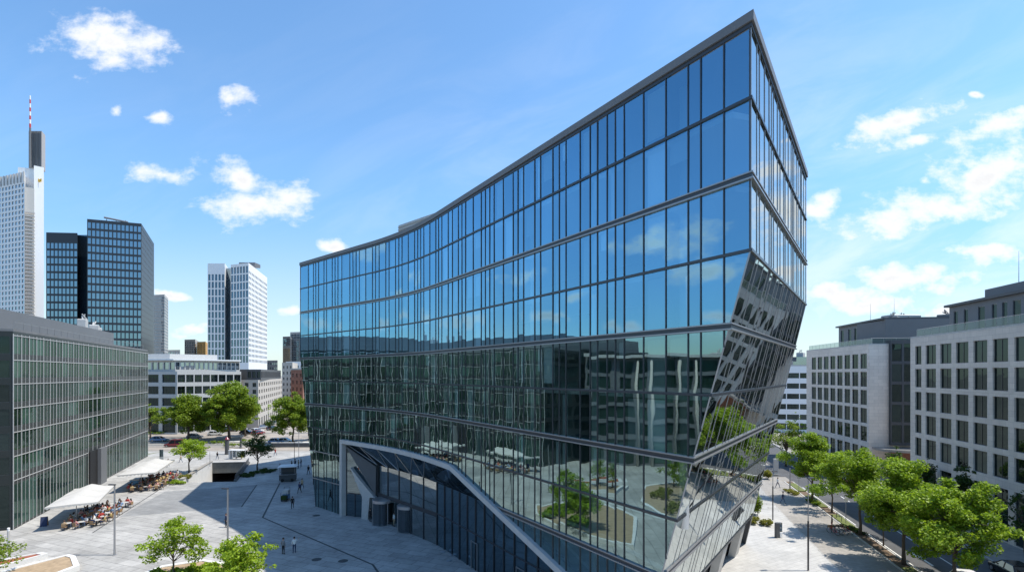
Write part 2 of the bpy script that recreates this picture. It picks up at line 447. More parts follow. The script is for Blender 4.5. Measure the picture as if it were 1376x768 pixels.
# ------------------------------------------------------------------ setting: ground, plaza, streets
KX = lambda y: 37.5 + .25 * (y - 50)      # kerb line of the street on the right
HOLE = [Vector((-57.7, 91.4)), Vector((-49.1, 92.0)), Vector((-56.3, 111)), Vector((-63.3, 110))]
def ringed(mm, outer, hole, z):
    for k in range(4):
        a, b, c, d = outer[k], outer[(k + 1) % 4], hole[(k + 1) % 4], hole[k]
        mm.face([(a[0], a[1], z), (b[0], b[1], z), (c[0], c[1], z), (d[0], d[1], z)])
m = MB(); ringed(m, [(-3000, -1500), (3000, -1500), (3000, 5000), (-3000, 5000)], HOLE, -.14); structure('ground', m, 'far_ground')
m = MB(); m.face([(-160, -90, 0), (KX(-90), -90, 0), (KX(86), 86, 0), (-160, 86, 0)]); m.face([(-160, 86, 0), (-80, 86, 0), (-80, 118, 0), (-141.6, 118, 0), (-160, 90, 0)])
m.face([(-40, 86, 0), (KX(86), 86, 0), (KX(95), 95, 0), (15, 95, 0), (15, 118, 0), (-40, 118, 0)]); m.face([(-141.6, 118, 0), (15, 118, 0), (15, 128, 0), (-135, 128, 0)])
ringed(m, [(-80, 86), (-40, 86), (-40, 118), (-80, 118)], HOLE, 0.0); structure('plaza', m, 'plaza_stone')
def sheet(name, pts, z, matn, kind='structure'):
    mm = MB(); n = len(pts)
    ar = sum(pts[i][0] * pts[(i + 1) % n][1] - pts[(i + 1) % n][0] * pts[i][1] for i in range(n))
    if ar < 0: pts = pts[::-1]
    mm.face([(p[0], p[1], z) for p in pts]); return structure(name, mm, matn)
def strip(name, a, b, w, z, matn):
    a, b = Vector(a[:2]), Vector(b[:2]); d = (b - a).normalized(); n = Vector((-d.y, d.x)) * w / 2
    return sheet(name, [a + n, b + n, b - n, a - n], z, matn)
G = lambda px, py: at(px, py)
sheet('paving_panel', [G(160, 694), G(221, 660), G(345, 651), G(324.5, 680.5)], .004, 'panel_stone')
# slot drains and paving seams
for a, b, w, mt in [((124, 715.5), (224, 651), .16, 'joint_dark'), ((126, 715), (292, 701), .12, 'joint_mid'), ((292, 701), (351.5, 694.7), .12, 'joint_mid'),
                    ((353, 694.7), (376, 648.6), .24, 'joint_dark'), ((324.5, 680.5), (345, 651), .2, 'joint_dark')]:
    strip('drain_line', G(*a), G(*b), w, .009, mt)
pd = [G(353, 694.7), G(400, 715), G(501, 758), G(508, 768), Vector((-10.5, 44, 0))]
for a, b in zip(pd, pd[1:]): strip('drain_line', a, b, .22, .0095, 'joint_dark')
strip('drain_line', G(66, 768), G(110, 742), .1, .009, 'joint_mid')
# paving on the street side
sheet('walkway', [(KX(20) - 6.9, 20), (31.7, 50.2), (37.2, 71.9), (41.5, 87), (43.5, 95), (KX(95), 95), (KX(20), 20)], .005, 'walk_stone')
sheet('forecourt_paving', [(5.0, 20), (6.0, 34), (27.5, 63), (33, 74), (37.0, 71.9), (31.5, 50.2), (KX(20) - 7.1, 20)], .005, 'pale_stone')
def kline(y0, y1, off): return [(KX(y0) + off, y0), (KX(y1) + off, y1)]
def kprism(name, y0, y1, o0, o1, z0, z1, matn):
    mm = MB(); mm.prism([(KX(y0) + o0, y0), (KX(y0) + o1, y0), (KX(y1) + o1, y1), (KX(y1) + o0, y1)], z0, z1); return structure(name, mm, matn)
kprism('kerb', -40, 92, .004, .22, -.137, .07, 'kerb_stone')
kprism('planting_strip_soil', -40, 92, .224, 1.45, -.137, .03, 'soil')
kprism('kerb', -40, 92, 1.454, 1.62, -.137, .05, 'kerb_stone')
for y0, y1 in ((64.5, 70), (74, 81), (84, 90), (47, 51)): kprism('lawn_patch', y0, y1, .27, 1.4, .034, .16, 'lawn')
sheet('street', [(KX(-60) + 1.7, -60), (KX(-60) + 10.6, -60), (KX(200) + 10.6, 200), (KX(200) + 1.7, 200)], -.130, 'asphalt')
sheet('side_street', [(14, 97), (14, 108), (KX(108) + 3, 108), (KX(97) + 3, 97)], -.134, 'asphalt')
for y0, y1, o in ((20, 63, 2.0), (66, 88, 2.0)): sheet('lane_marking', [(KX(y0) + o, y0), (KX(y0) + o + .14, y0), (KX(y1) + o + .14, y1), (KX(y1) + o, y1)], -.125, 'road_paint')
for y0 in (33, 42, 51, 60, 69, 78, 87, 96, 105): sheet('lane_marking', [(KX(y0) + 6, y0), (KX(y0) + 6.14, y0), (KX(y0 + 3.5) + 6.14, y0 + 3.5), (KX(y0 + 3.5) + 6, y0 + 3.5)], -.125, 'road_paint')
def kpt(y, o): return (KX(y) + o, y)
sheet('arrow_marking', [kpt(52, 3.9), kpt(52, 4.15), kpt(54.6, 4.15), kpt(54.6, 4.55), kpt(56.3, 4.05), kpt(54.6, 3.5), kpt(54.6, 3.9)], -.125, 'road_paint')
HB = lambda y: 59.5 + .2 * (y - 77.8)      # foot of the stone office buildings
mm = MB(); mm.prism([(KX(-60) + 10.8, -60), (120, -60), (140, 200), (KX(200) + 10.8, 200)], -.137, -.01); structure('far_pavement', mm, 'walk_stone')
kprism('kerb', -60, 200, 10.61, 10.795, -.1365, .01, 'kerb_stone')
# street and squares beyond the plaza
sheet('cross_street', [(-260, 133), (60, 129), (60, 148), (-260, 156)], -.130, 'earth_paving')
sheet('avenue', [(-92, 156), (-60, 150), (-78, 320), (-108, 320)], -.126, 'earth_paving')
sheet('cross_road', [(-260, 138), (20, 134.5), (20, 143), (-260, 149)], -.122, 'far_ground')
mm = MB(); mm.prism([(-260, 157), (-94, 157.5), (-112, 330), (-260, 330)], -.137, 0); structure('far_pavement', mm, 'earth_paving')
mm = MB(); mm.prism([(-60, 152), (80, 150), (80, 330), (-76, 330)], -.137, 0); structure('far_pavement', mm, 'earth_paving')
for px0, py0, px1, py1 in ((196, 611, 214, 606), (238, 606, 256, 602)):
    a, b, = G(px0, py0), G(px1, py1); sheet('lawn_patch', [(a.x, a.y), (b.x, a.y), (b.x + 1, b.y + 2), (a.x, b.y)], .006, 'lawn')
for py, x0, x1 in ((581.5, -118, -64), (597, -118, -20), (586, -64, -20)):
    d = G(0, py).y; mm = MB(); mm.prism([(x0, d), (x1, d + .5), (x1, d + .85), (x0, d + .35)], -.137, .03); structure('kerb', mm, 'kerb_stone')
mm = MB(); mm.prism([(-80, 146), (-52, 144), (-52, 146), (-80, 148.2)], -.137, .02); structure('traffic_island', mm, 'kerb_stone')

# ------------------------------------------------------------------ the angular glass office building
C1 = Vector((11, 24)); dM = Vector((-.533, .846)).normalized(); dL = Vector((-.748, .664)).normalized(); dR = Vector((.572, .82)).normalized()
Bp = C1 + dM * 43.2; P1 = C1 + dM * 35.5; P2 = Bp + dL * 7.7; Lp = Bp + dL * 26.3
samples = [C1, P1]
for k in range(1, 25):
    t = k / 24; samples.append(P1 * (1 - t) ** 2 + Bp * 2 * t * (1 - t) + P2 * t ** 2)
samples.append(Lp)
cum = [0.0]
for a, b in zip(samples, samples[1:]): cum.append(cum[-1] + (b - a).length)
T = cum[-1]
def PT(t, off=0.0):
    t = max(-5, min(T + 5, t)); i = 0
    while i < len(cum) - 2 and cum[i + 1] < t: i += 1
    d = (samples[i + 1] - samples[i]).normalized(); p = samples[i] + d * (t - cum[i]); n = Vector((-d.y, d.x))  # outward (towards the plaza)
    n = Vector((-d.y, d.x)); n = -n if n.dot(Vector((-.846, -.533))) < 0 else n
    return p + n * off
ROOF = 35.2; LV = [35.2, 31.7, 28.15, 24.7, 21.3, 17.95, 14.6, 11.25, 7.9, 4.0, 0.0]
ZC = 24.7; KR = .317; ZL = 21.3; KL = .216
tR = lambda z: max(0.0, (ZC - z) * KR)             # where the cut right edge meets the facade
tL = lambda z: T - max(0.0, (ZL - z) * KL)
TPOST = T - 11.7
zF = lambda t: (10.05 if 31.5 < t < TPOST else 10.05 - (31.5 - t) * .26 if t <= 31.5 else -1)   # portal frame's upper line
gb = thing('glass_office_building', 'angular dark blue glass office building with a slanted corner beside the plaza', 'office building', (-2, 60, 0))

# mullion positions: a 1.5 m module, some bays halved
ts = [0, 1.40, 2.73, 3.51, 4.98, 6.60, 8.14, 8.89, 9.61, 10.5, 11.2, 12.2]
pat = [1.5, .75, .75, 1.5, .75, 1.5, .8, .7, 1.5, 1.5, .75, .75, .75, 1.5]
k = 0
while ts[-1] < T - 1.2: ts.append(ts[-1] + pat[k % len(pat)]); k += 1
ts[-1] = T
for f in (31.5, TPOST):
    j = min(range(len(ts)), key=lambda i: abs(ts[i] - f)); ts[j] = f
def clip(poly, f):
    out = []
    for i in range(len(poly)):
        a, b = poly[i], poly[(i + 1) % len(poly)]; fa, fb = f(a), f(b)
        if fa >= 0: out.append(a)
        if fa * fb < 0:
            s = fa / (fa - fb); out.append((a[0] + (b[0] - a[0]) * s, a[1] + (b[1] - a[1]) * s))
    return out
panes = []      # (visible size, points)
def pane_size(pts):
    c = sum(pts, Vector()) / len(pts); a = Vector()
    for i in range(1, len(pts) - 1): a += (pts[i] - pts[0]).cross(pts[i + 1] - pts[0]) / 2
    v = CAM - c; s = abs(a.dot(v)) / v.length ** 3
    if c.y < 2 or abs(c.x / max(c.y, .1)) > 1.02 or (c.z - EYE) / max(c.y, .1) < -.42: s *= .01
    return s
for i in range(len(ts) - 1):
    ta, tb = ts[i], ts[i + 1]; A, B = PT(ta), PT(tb)
    for hi, lo in zip(LV, LV[1:]):
        poly = [(ta, lo), (tb, lo), (tb, hi), (ta, hi)]
        if lo < ZC - .1: poly = clip(poly, lambda p: p[0] - (ZC - p[1]) * KR)
        if lo < ZL - .1 and poly: poly = clip(poly, lambda p: T - (ZL - p[1]) * KL - p[0])
        if lo < 10.05 and tb <= TPOST + .01 and poly:
            if ta >= 31.49: poly = clip(poly, lambda p: p[1] - 10.05)
            else: poly = clip(poly, lambda p: p[1] - (10.05 - (31.5 - p[0]) * .26))
        if len(poly) < 3: continue
        w = rnd.uniform(-.010, .010); w2 = rnd.uniform(-.014, .014)
        nn = (PT((ta + tb) / 2, 1) - PT((ta + tb) / 2)); pts = []
        for t, z in poly:
            s = (t - ta) / (tb - ta); q = A.lerp(B, s); o = w * (s - .5) + w2 * ((z - lo) / (hi - lo) - .5)
            pts.append(Vector((q.x + nn.x * o, q.y + nn.y * o, z)))
        panes.append((pane_size(pts), pts, 'glass_green_reflection' if hi <= ZL + .01 else 'glass_main'))
# right-hand face: upright above, leaning in below
def RP(f, z, out=0.0):
    S = 23.2 + max(0, ZC - z) * .43
    p = C1 + dM * tR(z) + dR * (f * S)
    n = Vector((dR.y, -dR.x))
    return Vector((p.x + n.x * out, p.y + n.y * out, z))
fs = [0.0]
fp = [.062, .031, .062, .062, .031, .031, .062, .045]
k = 0
while fs[-1] < .965: fs.append(fs[-1] + fp[k % 8]); k += 1
fs[-1] = 1.0
for i in range(len(fs) - 1):
    for hi, lo in zip(LV, LV[1:]):
        if lo == 0.0 : lo = 3.2 if False else 0.0
        w = rnd.uniform(-.003, .003)
        pts = [RP(fs[i], lo, w), RP(fs[i + 1], lo, -w), RP(fs[i + 1], hi, -w), RP(fs[i], hi, w)]
        if hi <= 4.0 and .22 < fs[i] < .93: continue       # ground floor is set back here
        panes.append((pane_size(pts), pts, 'glass_side'))
panes.sort(key=lambda a: -a[0])
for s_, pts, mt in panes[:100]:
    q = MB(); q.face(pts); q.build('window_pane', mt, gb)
for mt in ('glass_main', 'glass_green_reflection', 'glass_side'):
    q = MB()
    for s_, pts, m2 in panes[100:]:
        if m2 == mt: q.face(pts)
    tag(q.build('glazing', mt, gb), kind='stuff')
# mullions
q = MB()
for i, t in enumerate(ts):
    zt = ROOF; zb = 0.0
    if t < ZC * KR: zb = max(zb, ZC - t / KR)
    if t > T - ZL * KL: zb = max(zb, ZL - (T - t) / KL)
    if t <= TPOST + .01: zb = max(zb, min(10.05, 10.05 - (31.5 - t) * .26))
    if zt - zb < .1: continue
    a, b = PT(t - .028 if t > .04 else .0), PT(min(T, t + .028) if t > .04 else .056)
    u = (b - a); n = (PT(t, 1) - PT(t))
    q.obox(Vector((a.x - n.x * .06, a.y - n.y * .06, zb)), (n.x * .11, n.y * .11, 0), (u.x, u.y, 0), (0, 0, zt - zb - .002 * (i % 2)))
q.build('mullion_grid', 'frame_dark', gb, recalc=True)
def lean_bar(mb, f, z0, z1, w, o0, o1):
    a0, a1 = RP(f, z0, o0), RP(f, z1, o0); b0, b1 = RP(f, z0, o1), RP(f, z1, o1); u = Vector((dR.x, dR.y, 0)) * w
    mb.add([a0, a0 + u, b0 + u, b0, a1, a1 + u, b1 + u, b1], [(0, 3, 2, 1), (4, 5, 6, 7), (0, 1, 5, 4), (1, 2, 6, 5), (2, 3, 7, 6), (3, 0, 4, 7)])
q = MB()
for i, f in enumerate(fs):
    w = .05; f2 = f - (w / 25 if f == 1 else 0)
    lean_bar(q, f2, ZC, ROOF - .003, w, -.06, .03)
    lean_bar(q, f2, 4.0 if .2 < f < .95 else 0.0, ZC - .002, w * .8, -.05, .02)
q.build('mullion_grid', 'frame_mid', gb, recalc=True)
# floor bands wrap both faces
def band_path(z, t1=None):
    S = 23.2 + max(0, ZC - z) * .43
    c = C1 + dM * tR(z)
    pts = [c + dR * S, c]
    t0 = tR(z); t1 = tL(z) if t1 is None else t1
    n = 0; t = t0 + 1.0
    inner = [x for x in cum[1:-1] if t0 + .3 < x < t1 - .3]
    pts += [PT(x) for x in inner] + [PT(t1)]
    return pts
def bandmesh(z, thick, t1=None):
    p = band_path(z, t1)[::-1]         # travel so that outside is on the right
    d = (p[1] - p[0]); 
    test = Vector((d.y, -d.x)); 
    if test.dot(Vector((-.846, -.533))) < 0: p = p[::-1]
    q = MB()
    if thick:
        q.sweep(p, [(-.02, z - .20), (-.02, z - .125), (.15, z - .125), (.15, z - .20)], 0)
        q.sweep(p, [(-.02, z - .123), (-.02, z + .078), (.07, z + .078), (.07, z - .123)], 1)
        q.sweep(p, [(-.02, z + .08), (-.02, z + .15), (.13, z + .15), (.13, z + .08)], 0)
    else:
        q.sweep(p, [(-.02, z - .07), (-.02, z + .07), (.085, z + .07), (.085, z - .07)], 1)
    return q
for i, z in enumerate(LV[1:-1]):
    thick = i % 2 == 1
    t1 = None
    if z == 7.9: t1 = 23.2
    if z == 4.0: t1 = 8.2
    if z == 4.0: thick = False
    bandmesh(z, thick, t1).build('floor_band', ['frame_mid', 'frame_dark'], gb, recalc=True)
# same bands left of the portal post
for z in (7.9, 4.0):
    q = MB(); p = [PT(tL(z)), PT(TPOST + .6)]
    d = p[1] - p[0]
    if Vector((d.y, -d.x)).dot(Vector((-.846, -.533))) < 0: p = p[::-1]
    q.sweep(p, [(-.02, z - .09), (-.02, z + .06), (.09, z + .06), (.09, z - .06)], 0); q.build('floor_band', 'frame_mid', gb, recalc=True)
# roof, parapet, closing walls
RR = C1 + dR * 23.2
back = [RR, Vector((10, 90)), Vector((-29, 123)), Vector((-37, 109)), Vector((-36.2, 91)), Lp]
roofpoly = [C1] + [RR] + back[1:] + [PT(t) for t in reversed(cum[1:-1])]
q = MB(); q.prism([tuple(p) for p in roofpoly], ROOF - .30, ROOF + .05); q.build('roof', 'roof_grey', gb)
p = band_path(ROOF)[::-1]
d = p[1] - p[0]
if Vector((d.y, -d.x)).dot(Vector((-.846, -.533))) < 0: p = p[::-1]
q = MB()
q.sweep(p, [(-.9, ROOF - .04), (-.9, ROOF + .42), (.16, ROOF + .40), (.16, ROOF - .04)], 0)
q.sweep(p, [(-.02, ROOF - .25), (-.02, ROOF - .042), (.06, ROOF - .042), (.06, ROOF - .25)], 1)
q.build('parapet', ['cladding_grey', 'frame_dark'], gb, recalc=True)
q = MB()
far0 = [RP(1, z) for z in (0, ZC, ROOF)]
bl = [Vector((p.x, p.y, 0)) for p in back]
q.face([far0[0], bl[1] , bl[1] + Vector((0, 0, ROOF)), far0[2], far0[1]])
for a, b in zip(bl[1:-2], bl[2:-1]): 
    q.face([a, b, b + Vector((0, 0, ROOF)), a + Vector((0, 0, ROOF))]) if b.y > 95 or b.x > -30 else q.face([a, Vector((-32.4, 92, 0)), Vector((-36.2, 91, ZL)), b + Vector((0, 0, ROOF)), a + Vector((0, 0, ROOF))])
le = PT(tL(0)); lz = PT(T)
q.face([Vector((-32.4, 92, 0)), Vector((le.x, le.y, 0)), Vector((lz.x, lz.y, ZL)), Vector((-36.2, 91, ZL))]); q.face([Vector((lz.x, lz.y, ZL)), Vector((lz.x, lz.y, ROOF)), Vector((-36.2, 91, ROOF)), Vector((-36.2, 91, ZL))])
q.build('rear_wall', 'cladding_grey', gb)
# interior: slabs, columns, core wall, blinds seen through the glass
q0 = MB()
for z in LV[1:-1]:
    q = MB(); tr = tR(z) + 1.2
    inn = [PT(t, -.35) for t in [tr] + [x for x in cum[1:-1] if x > tr] + [tL(z) - .5]]
    S = 23.2 + max(0, ZC - z) * .43
    cr = C1 + dM * tR(z) + dR * (S - .8) + Vector((-dR.y, dR.x)) * .6
    cn = C1 + dM * tR(z) + dR * 1.6 + Vector((-dR.y, dR.x)) * .35
    poly = [tuple(cn), tuple(cr), (6, 80), (-16, 88)] + [tuple(p) for p in reversed(inn)]
    if z < 9: poly = [tuple(cn), tuple(cr), (2, 76), (-2, 64)] + [tuple(PT(t, -2.6)) for t in (34, 24, tr + 6)] if z > 5 else [tuple(cn), tuple(cr), (10, 66), (4, 50)]
    q.prism(poly, z - .32, z - .02, 0, 1); q.build('floor_slab', ['ceiling_white', 'interior_floor'], gb)
for t in [5.0 + 7.4 * k for k in range(9)]:
    c = PT(t, -1.5); zb = max(0.0, zF(t) - .2 if t < TPOST else 0); zb = max(zb, ZC - t / KR + 1.5 if t < 7.8 else 0)
    q = MB(); q.tube((c.x, c.y, zb), (c.x, c.y, ROOF - .1), .26, n=12); q.build('column', 'interior_column', gb, smooth=True)
q = MB()
ins = [PT(t, -8.5) for t in (12, 24, 36, 42, 50, 60)]
for a, b in zip(ins, ins[1:]): q.face([(a.x, a.y, 0), (b.x, b.y, 0), (b.x, b.y, ROOF - .1), (a.x, a.y, ROOF - .1)])
a, b = ins[0], C1 + dM * 12 + dR * 19
q.face([(b.x, b.y, 0), (a.x, a.y, 0), (a.x, a.y, ROOF - .1), (b.x, b.y, ROOF - .1)])
q.build('interior_wall', 'interior_wall', gb)
cand = []
for i in range(len(ts) - 1):
    if not (3 < ts[i] < T - 3): continue
    for hi, lo in zip(LV[:8], LV[1:8]):
        if lo < 11 or ts[i] < tR(lo) + 1: continue
        cand.append((ts[i], ts[i + 1], lo, hi))
rnd.shuffle(cand)
for ta, tb, lo, hi in [c for c in cand if 4.9 < c[0] < 5.1] + cand[:120]:
    a, b = PT(ta + .1, -.2), PT(tb - .1, -.2); drop = rnd.choice((.35, .6, 1.0, 1.0, .9)) * (hi - lo - .5)
    q = MB(); q.face([(a.x, a.y, hi - .4 - drop), (b.x, b.y, hi - .4 - drop), (b.x, b.y, hi - .4), (a.x, a.y, hi - .4)]); q.build('blind', 'blind', gb)
# portal frame: post, lintel and long falling edge
q = MB()
fr = [(TPOST, -.02), (TPOST, 10.05), (31.5, 10.05), (5.6, 10.05 - 25.9 * .26)]
mids = [TPOST] + [x for x in reversed(cum) if 31.5 < x < TPOST] + [31.5]
def bar_along(mb, tz, thick, o0, o1, m=0):
    i0 = len(mb.v)
    for t, z in tz:
        for dz, o in ((-thick, o0), (0, o0), (0, o1), (-thick, o1)):
            p = PT(t, o); mb.v.append(Vector((p.x, p.y, z + dz)))
    for k in range(len(tz) - 1):
        for a in range(4):
            b = (a + 1) % 4; mb.f.append((i0 + 4 * k + a, i0 + 4 * k + 4 + a, i0 + 4 * k + 4 + b, i0 + 4 * k + b)); mb.m.append(m)
    mb.f.append((i0, i0 + 1, i0 + 2, i0 + 3)); mb.m.append(m)
    e = i0 + 4 * (len(tz) - 1); mb.f.append((e + 3, e + 2, e + 1, e)); mb.m.append(m)
bar_along(q, [(t, 10.2) for t in mids] + [(20, 10.2 - 11.5 * .26), (5.6, 10.2 - 25.9 * .26)], .5, -.5, .35)
a = PT(TPOST, .36); b = PT(TPOST - .55, .36); c = PT(TPOST - .55, -.55)
q.obox((a.x, a.y, 0), ((b - a).x, (b - a).y, 0), ((c - b).x, (c - b).y, 0), (0, 0, 10.205))
q.build('portal_frame', 'concrete', gb, recalc=True)
# recessed base wall behind the falling edge
tc = 39.0
zr = lambda t: min(6.9, max(.6, (10.05 - (31.5 - t) * .26 if t < 31.5 else 10.05) - .7))
nb = [38.9 - 1.75 * k for k in range(17)]
q = MB(); qm = MB()
for i in range(len(nb) - 1):
    a, b = PT(nb[i], -1.85), PT(nb[i + 1], -1.85)
    za, zb = zr(nb[i]), zr(nb[i + 1])
    if min(za, zb) > 3.6:
        pw = MB(); pw.face([(a.x, a.y, 0), (b.x, b.y, 0), (b.x, b.y, 3.5), (a.x, a.y, 3.5)]); pw.face([(a.x, a.y, 3.5), (b.x, b.y, 3.5), (b.x, b.y, zb), (a.x, a.y, za)]); pw.build('base_window', 'glass_base', gb)
    else:
        pw = MB(); pw.face([(a.x, a.y, 0), (b.x, b.y, 0), (b.x, b.y, zb), (a.x, a.y, za)]); pw.build('base_window', 'glass_base', gb)
    n = (PT(nb[i], 1) - PT(nb[i])); u = (b - a).normalized()
    qm.obox((a.x - u.x * .04 + n.x * .1, a.y - u.y * .04 + n.y * .1, 0), (u.x * .08, u.y * .08, 0), (-n.x * .14, -n.y * .14, 0), (0, 0, za))
    if min(za, zb) > 3.7: qm.obox((a.x + u.x * .045 + n.x * .08, a.y + u.y * .045 + n.y * .08, 3.44), ((b - a).x * .945, (b - a).y * .945, 0), (-n.x * .1, -n.y * .1, 0), (0, 0, .12))
qm.build('base_mullion', 'frame_dark', gb, recalc=True)
# pale door leaf frames in the recessed base wall
for tt in (31.0, 22.8):
    n = (PT(tt, 1) - PT(tt)); a = PT(tt, -1.72); u = dM * -1
    q = MB()
    for x, z, w, h in ((0, 0, .09, 2.7), (1.2, 0, .09, 2.7), (.09, 2.61, 1.11, .09)): q.obox((a.x + u.x * x, a.y + u.y * x, z), (u.x * w, u.y * w, 0), (-n.x * .08, -n.y * .08, 0), (0, 0, h))
    q.tube((a.x + u.x * .2 + n.x * .06, a.y + u.y * .2 + n.y * .06, .9), (a.x + u.x * .2 + n.x * .06, a.y + u.y * .2 + n.y * .06, 1.5), .025, n=6)
    q.build('side_door', 'grey_metal', gb, recalc=True)
# dark room behind the base glass
# soffit between frame and recessed wall
E0 = PT(nb[0], -1.85); W1 = Vector((-17.6, 68.2)); PB = PT(TPOST - .66, -.3)
q = MB()
seg = [38.9, 35, 31.5, 27, 23, 20]
for a, b in zip(seg, seg[1:]):
    f = lambda t: (10.05 if t >= 31.5 else 10.05 - (31.5 - t) * .26) - .45
    A, B, Cc, D = PT(a, -.3), PT(b, -.3), PT(b, -1.86), PT(a, -1.86)
    q.face([(A.x, A.y, f(a)), (D.x, D.y, zr(a)), (Cc.x, Cc.y, zr(b)), (B.x, B.y, f(b))])
ZB = 7.1
tt = [38.9, 42, 46, 50, 54, TPOST - .66]
for i in range(len(tt) - 1):
    A, B = PT(tt[i], -.3), PT(tt[i + 1], -.3); s0, s1 = i / (len(tt) - 1), (i + 1) / (len(tt) - 1)
    D, Cc = E0.lerp(W1, s0), E0.lerp(W1, s1)
    q.face([(A.x, A.y, 9.6), (D.x, D.y, ZB if i else 6.9), (Cc.x, Cc.y, ZB)]); q.face([(A.x, A.y, 9.6), (Cc.x, Cc.y, ZB), (B.x, B.y, 9.6)])
q.build('soffit', 'glass_soffit', gb)
q = MB()
for i in range(len(tt) - 1):
    A = PT(tt[i], -.3); D = E0.lerp(W1, (i + 1) / (len(tt) - 1)); q.tube((A.x, A.y, 9.57), (D.x, D.y, ZB - .03), .05, n=5)
    A = PT(tt[i + 1], -.3); q.tube((A.x, A.y, 9.57), (D.x, D.y, ZB - .03), .05, n=5)
q.build('soffit_joint', 'frame_mid', gb)
# entrance wall with bright upper glazing, door zone below
n_ = 5; eu = (W1 - E0).normalized(); en = Vector((-eu.y, eu.x)); en = -en if en.y > 0 else en
for i in range(n_):
    a, b = E0.lerp(W1, i / n_), E0.lerp(W1, (i + 1) / n_)
    pw = MB(); pw.face([(a.x, a.y, 3.55), (b.x, b.y, 3.55), (b.x, b.y, ZB), (a.x, a.y, ZB)]); pw.face([(a.x, a.y, 0), (b.x, b.y, 0), (b.x, b.y, 3.1), (a.x, a.y, 3.1)]); pw.build('entrance_window', 'glass_side', gb)
q = MB()
for i in range(n_ + 1):
    a = E0.lerp(W1, i / n_); q.box((a.x, a.y, ZB / 2), (.09, .16, ZB), 0, math.atan2(eu.y, eu.x))
a = (E0 + W1) / 2; q.box((a.x + en.x * .03, a.y + en.y * .03, 3.33), ((W1 - E0).length, .12, .44), 0, math.atan2(eu.y, eu.x)); q.build('entrance_frame', 'frame_dark', gb)
# slanted reveal between post and entrance wall: glass with a bent pale column
ru = (W1 - PB).normalized(); rl = (W1 - PB).length; rn = Vector((ru.y, -ru.x)); rn = rn if rn.dot(-PB) > 0 else -rn
Rv = lambda u, z, o=0.0: Vector((PB.x + ru.x * u * rl + rn.x * o, PB.y + ru.y * u * rl + rn.y * o, z))
pw = MB(); pw.face([Rv(0, 0), Rv(1, 0), Rv(1, ZB), Rv(0, 9.6)]); pw.build('reveal_window', 'glass_base', gb)
q = MB()
for u in (.0, .28, .56): q.obox(Rv(u, 0, .08), Rv(u + .015, 0) - Rv(u, 0), (-rn.x * .07, -rn.y * .07, 0), (0, 0, 3.0 if u > .1 else 9))
q.obox(Rv(0, 3.0, .08), Rv(.6, 0) - Rv(0, 0), (-rn.x * .07, -rn.y * .07, 0), (0, 0, .1)); q.obox(Rv(0, 6.0, .08), Rv(.5, 0) - Rv(0, 0), (-rn.x * .07, -rn.y * .07, 0), (0, 0, .08))
q.build('reveal_frame', 'frame_dark', gb, recalc=True)
def slabpoly(mb, pts, o0, o1, m=0):
    k = len(pts); A = [Rv(u, z, o0) for u, z in pts]; B = [Rv(u, z, o1) for u, z in pts]
    mb.add(A + B, [tuple(range(k)), tuple(reversed(range(k, 2 * k)))] + [(i, k + i, k + (i + 1) % k, (i + 1) % k) for i in range(k)], m)
q = MB(); slabpoly(q, [(.22, 6.6), (.50, 5.2), (1.0, 2.9), (.60, 2.85), (.52, 3.6)], .05, .6); slabpoly(q, [(.60, 2.85), (.84, 2.88), (.78, 0), (.58, 0)], .06, .62)
q.build('slanted_column', 'off_white', gb, recalc=True)
q = MB(); slabpoly(q, [(.02, 9.35), (.98, 3.1), (.99, 6.9)], .04, .3); q.build('slanted_panel', 'dark_concrete', gb, recalc=True)
# revolving doors
for px, py in ((514, 703), (548, 712)):
    c = at(px, py); 
    q = MB(); q.lathe((c.x, c.y, 0), [(1.25, 2.78), (1.30, 2.78), (1.30, 3.12), (1.2, 3.16)], 24); dr = q.build('revolving_door', 'rail_metal', gb, smooth=False)
    for s0 in (.5, 3.64):
        q = MB()
        for k in range(8):
            a0, a1 = s0 + k * .23, s0 + (k + 1) * .23
            q.face([(c.x + 1.22 * math.cos(a0), c.y + 1.22 * math.sin(a0), .05), (c.x + 1.22 * math.cos(a1), c.y + 1.22 * math.sin(a1), .05), (c.x + 1.22 * math.cos(a1), c.y + 1.22 * math.sin(a1), 2.75), (c.x + 1.22 * math.cos(a0), c.y + 1.22 * math.sin(a0), 2.75)])
        q.build('curved_glass', 'glass_door', dr)
    for k in range(4):
        t = .5 + k * math.pi / 2; q = MB(); e = Vector((math.cos(t), math.sin(t), 0))
        q.obox(Vector((c.x, c.y, .06)) + e * .05, e * 1.1, Vector((-e.y, e.x, 0)) * .05, (0, 0, 2.6)); q.build('door_wing', 'frame_mid', dr, recalc=True)
    q = MB()
    for t in (.5, .5 + 1.84, 3.64, 3.64 + 1.84): q.tube((c.x + 1.26 * math.cos(t), c.y + 1.26 * math.sin(t), 0), (c.x + 1.26 * math.cos(t), c.y + 1.26 * math.sin(t), 2.76), .05, n=6)
    q.build('door_post', 'rail_metal', dr)
# ground floor of the leaning side: set-back dark wall and slanted piers
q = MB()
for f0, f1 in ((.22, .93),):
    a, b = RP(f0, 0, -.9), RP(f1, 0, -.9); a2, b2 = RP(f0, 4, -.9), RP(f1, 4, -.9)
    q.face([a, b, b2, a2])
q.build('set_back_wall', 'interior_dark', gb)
for f in (.36, .60, .84):
    q = MB(); 
    a, b = RP(f, 0, -.02), RP(f + .05, 0, -.02); c, d = RP(f, 4, -.02), RP(f + .05, 4, -.02); e = Vector((-dR.y, dR.x, 0)) * .7
    q.add([a, b, b + e, a + e, c, d, d + e, c + e], [(0, 3, 2, 1), (4, 5, 6, 7), (0, 1, 5, 4), (1, 2, 6, 5), (2, 3, 7, 6), (3, 0, 4, 7)]); q.build('slanted_pier', 'concrete', gb, recalc=True)
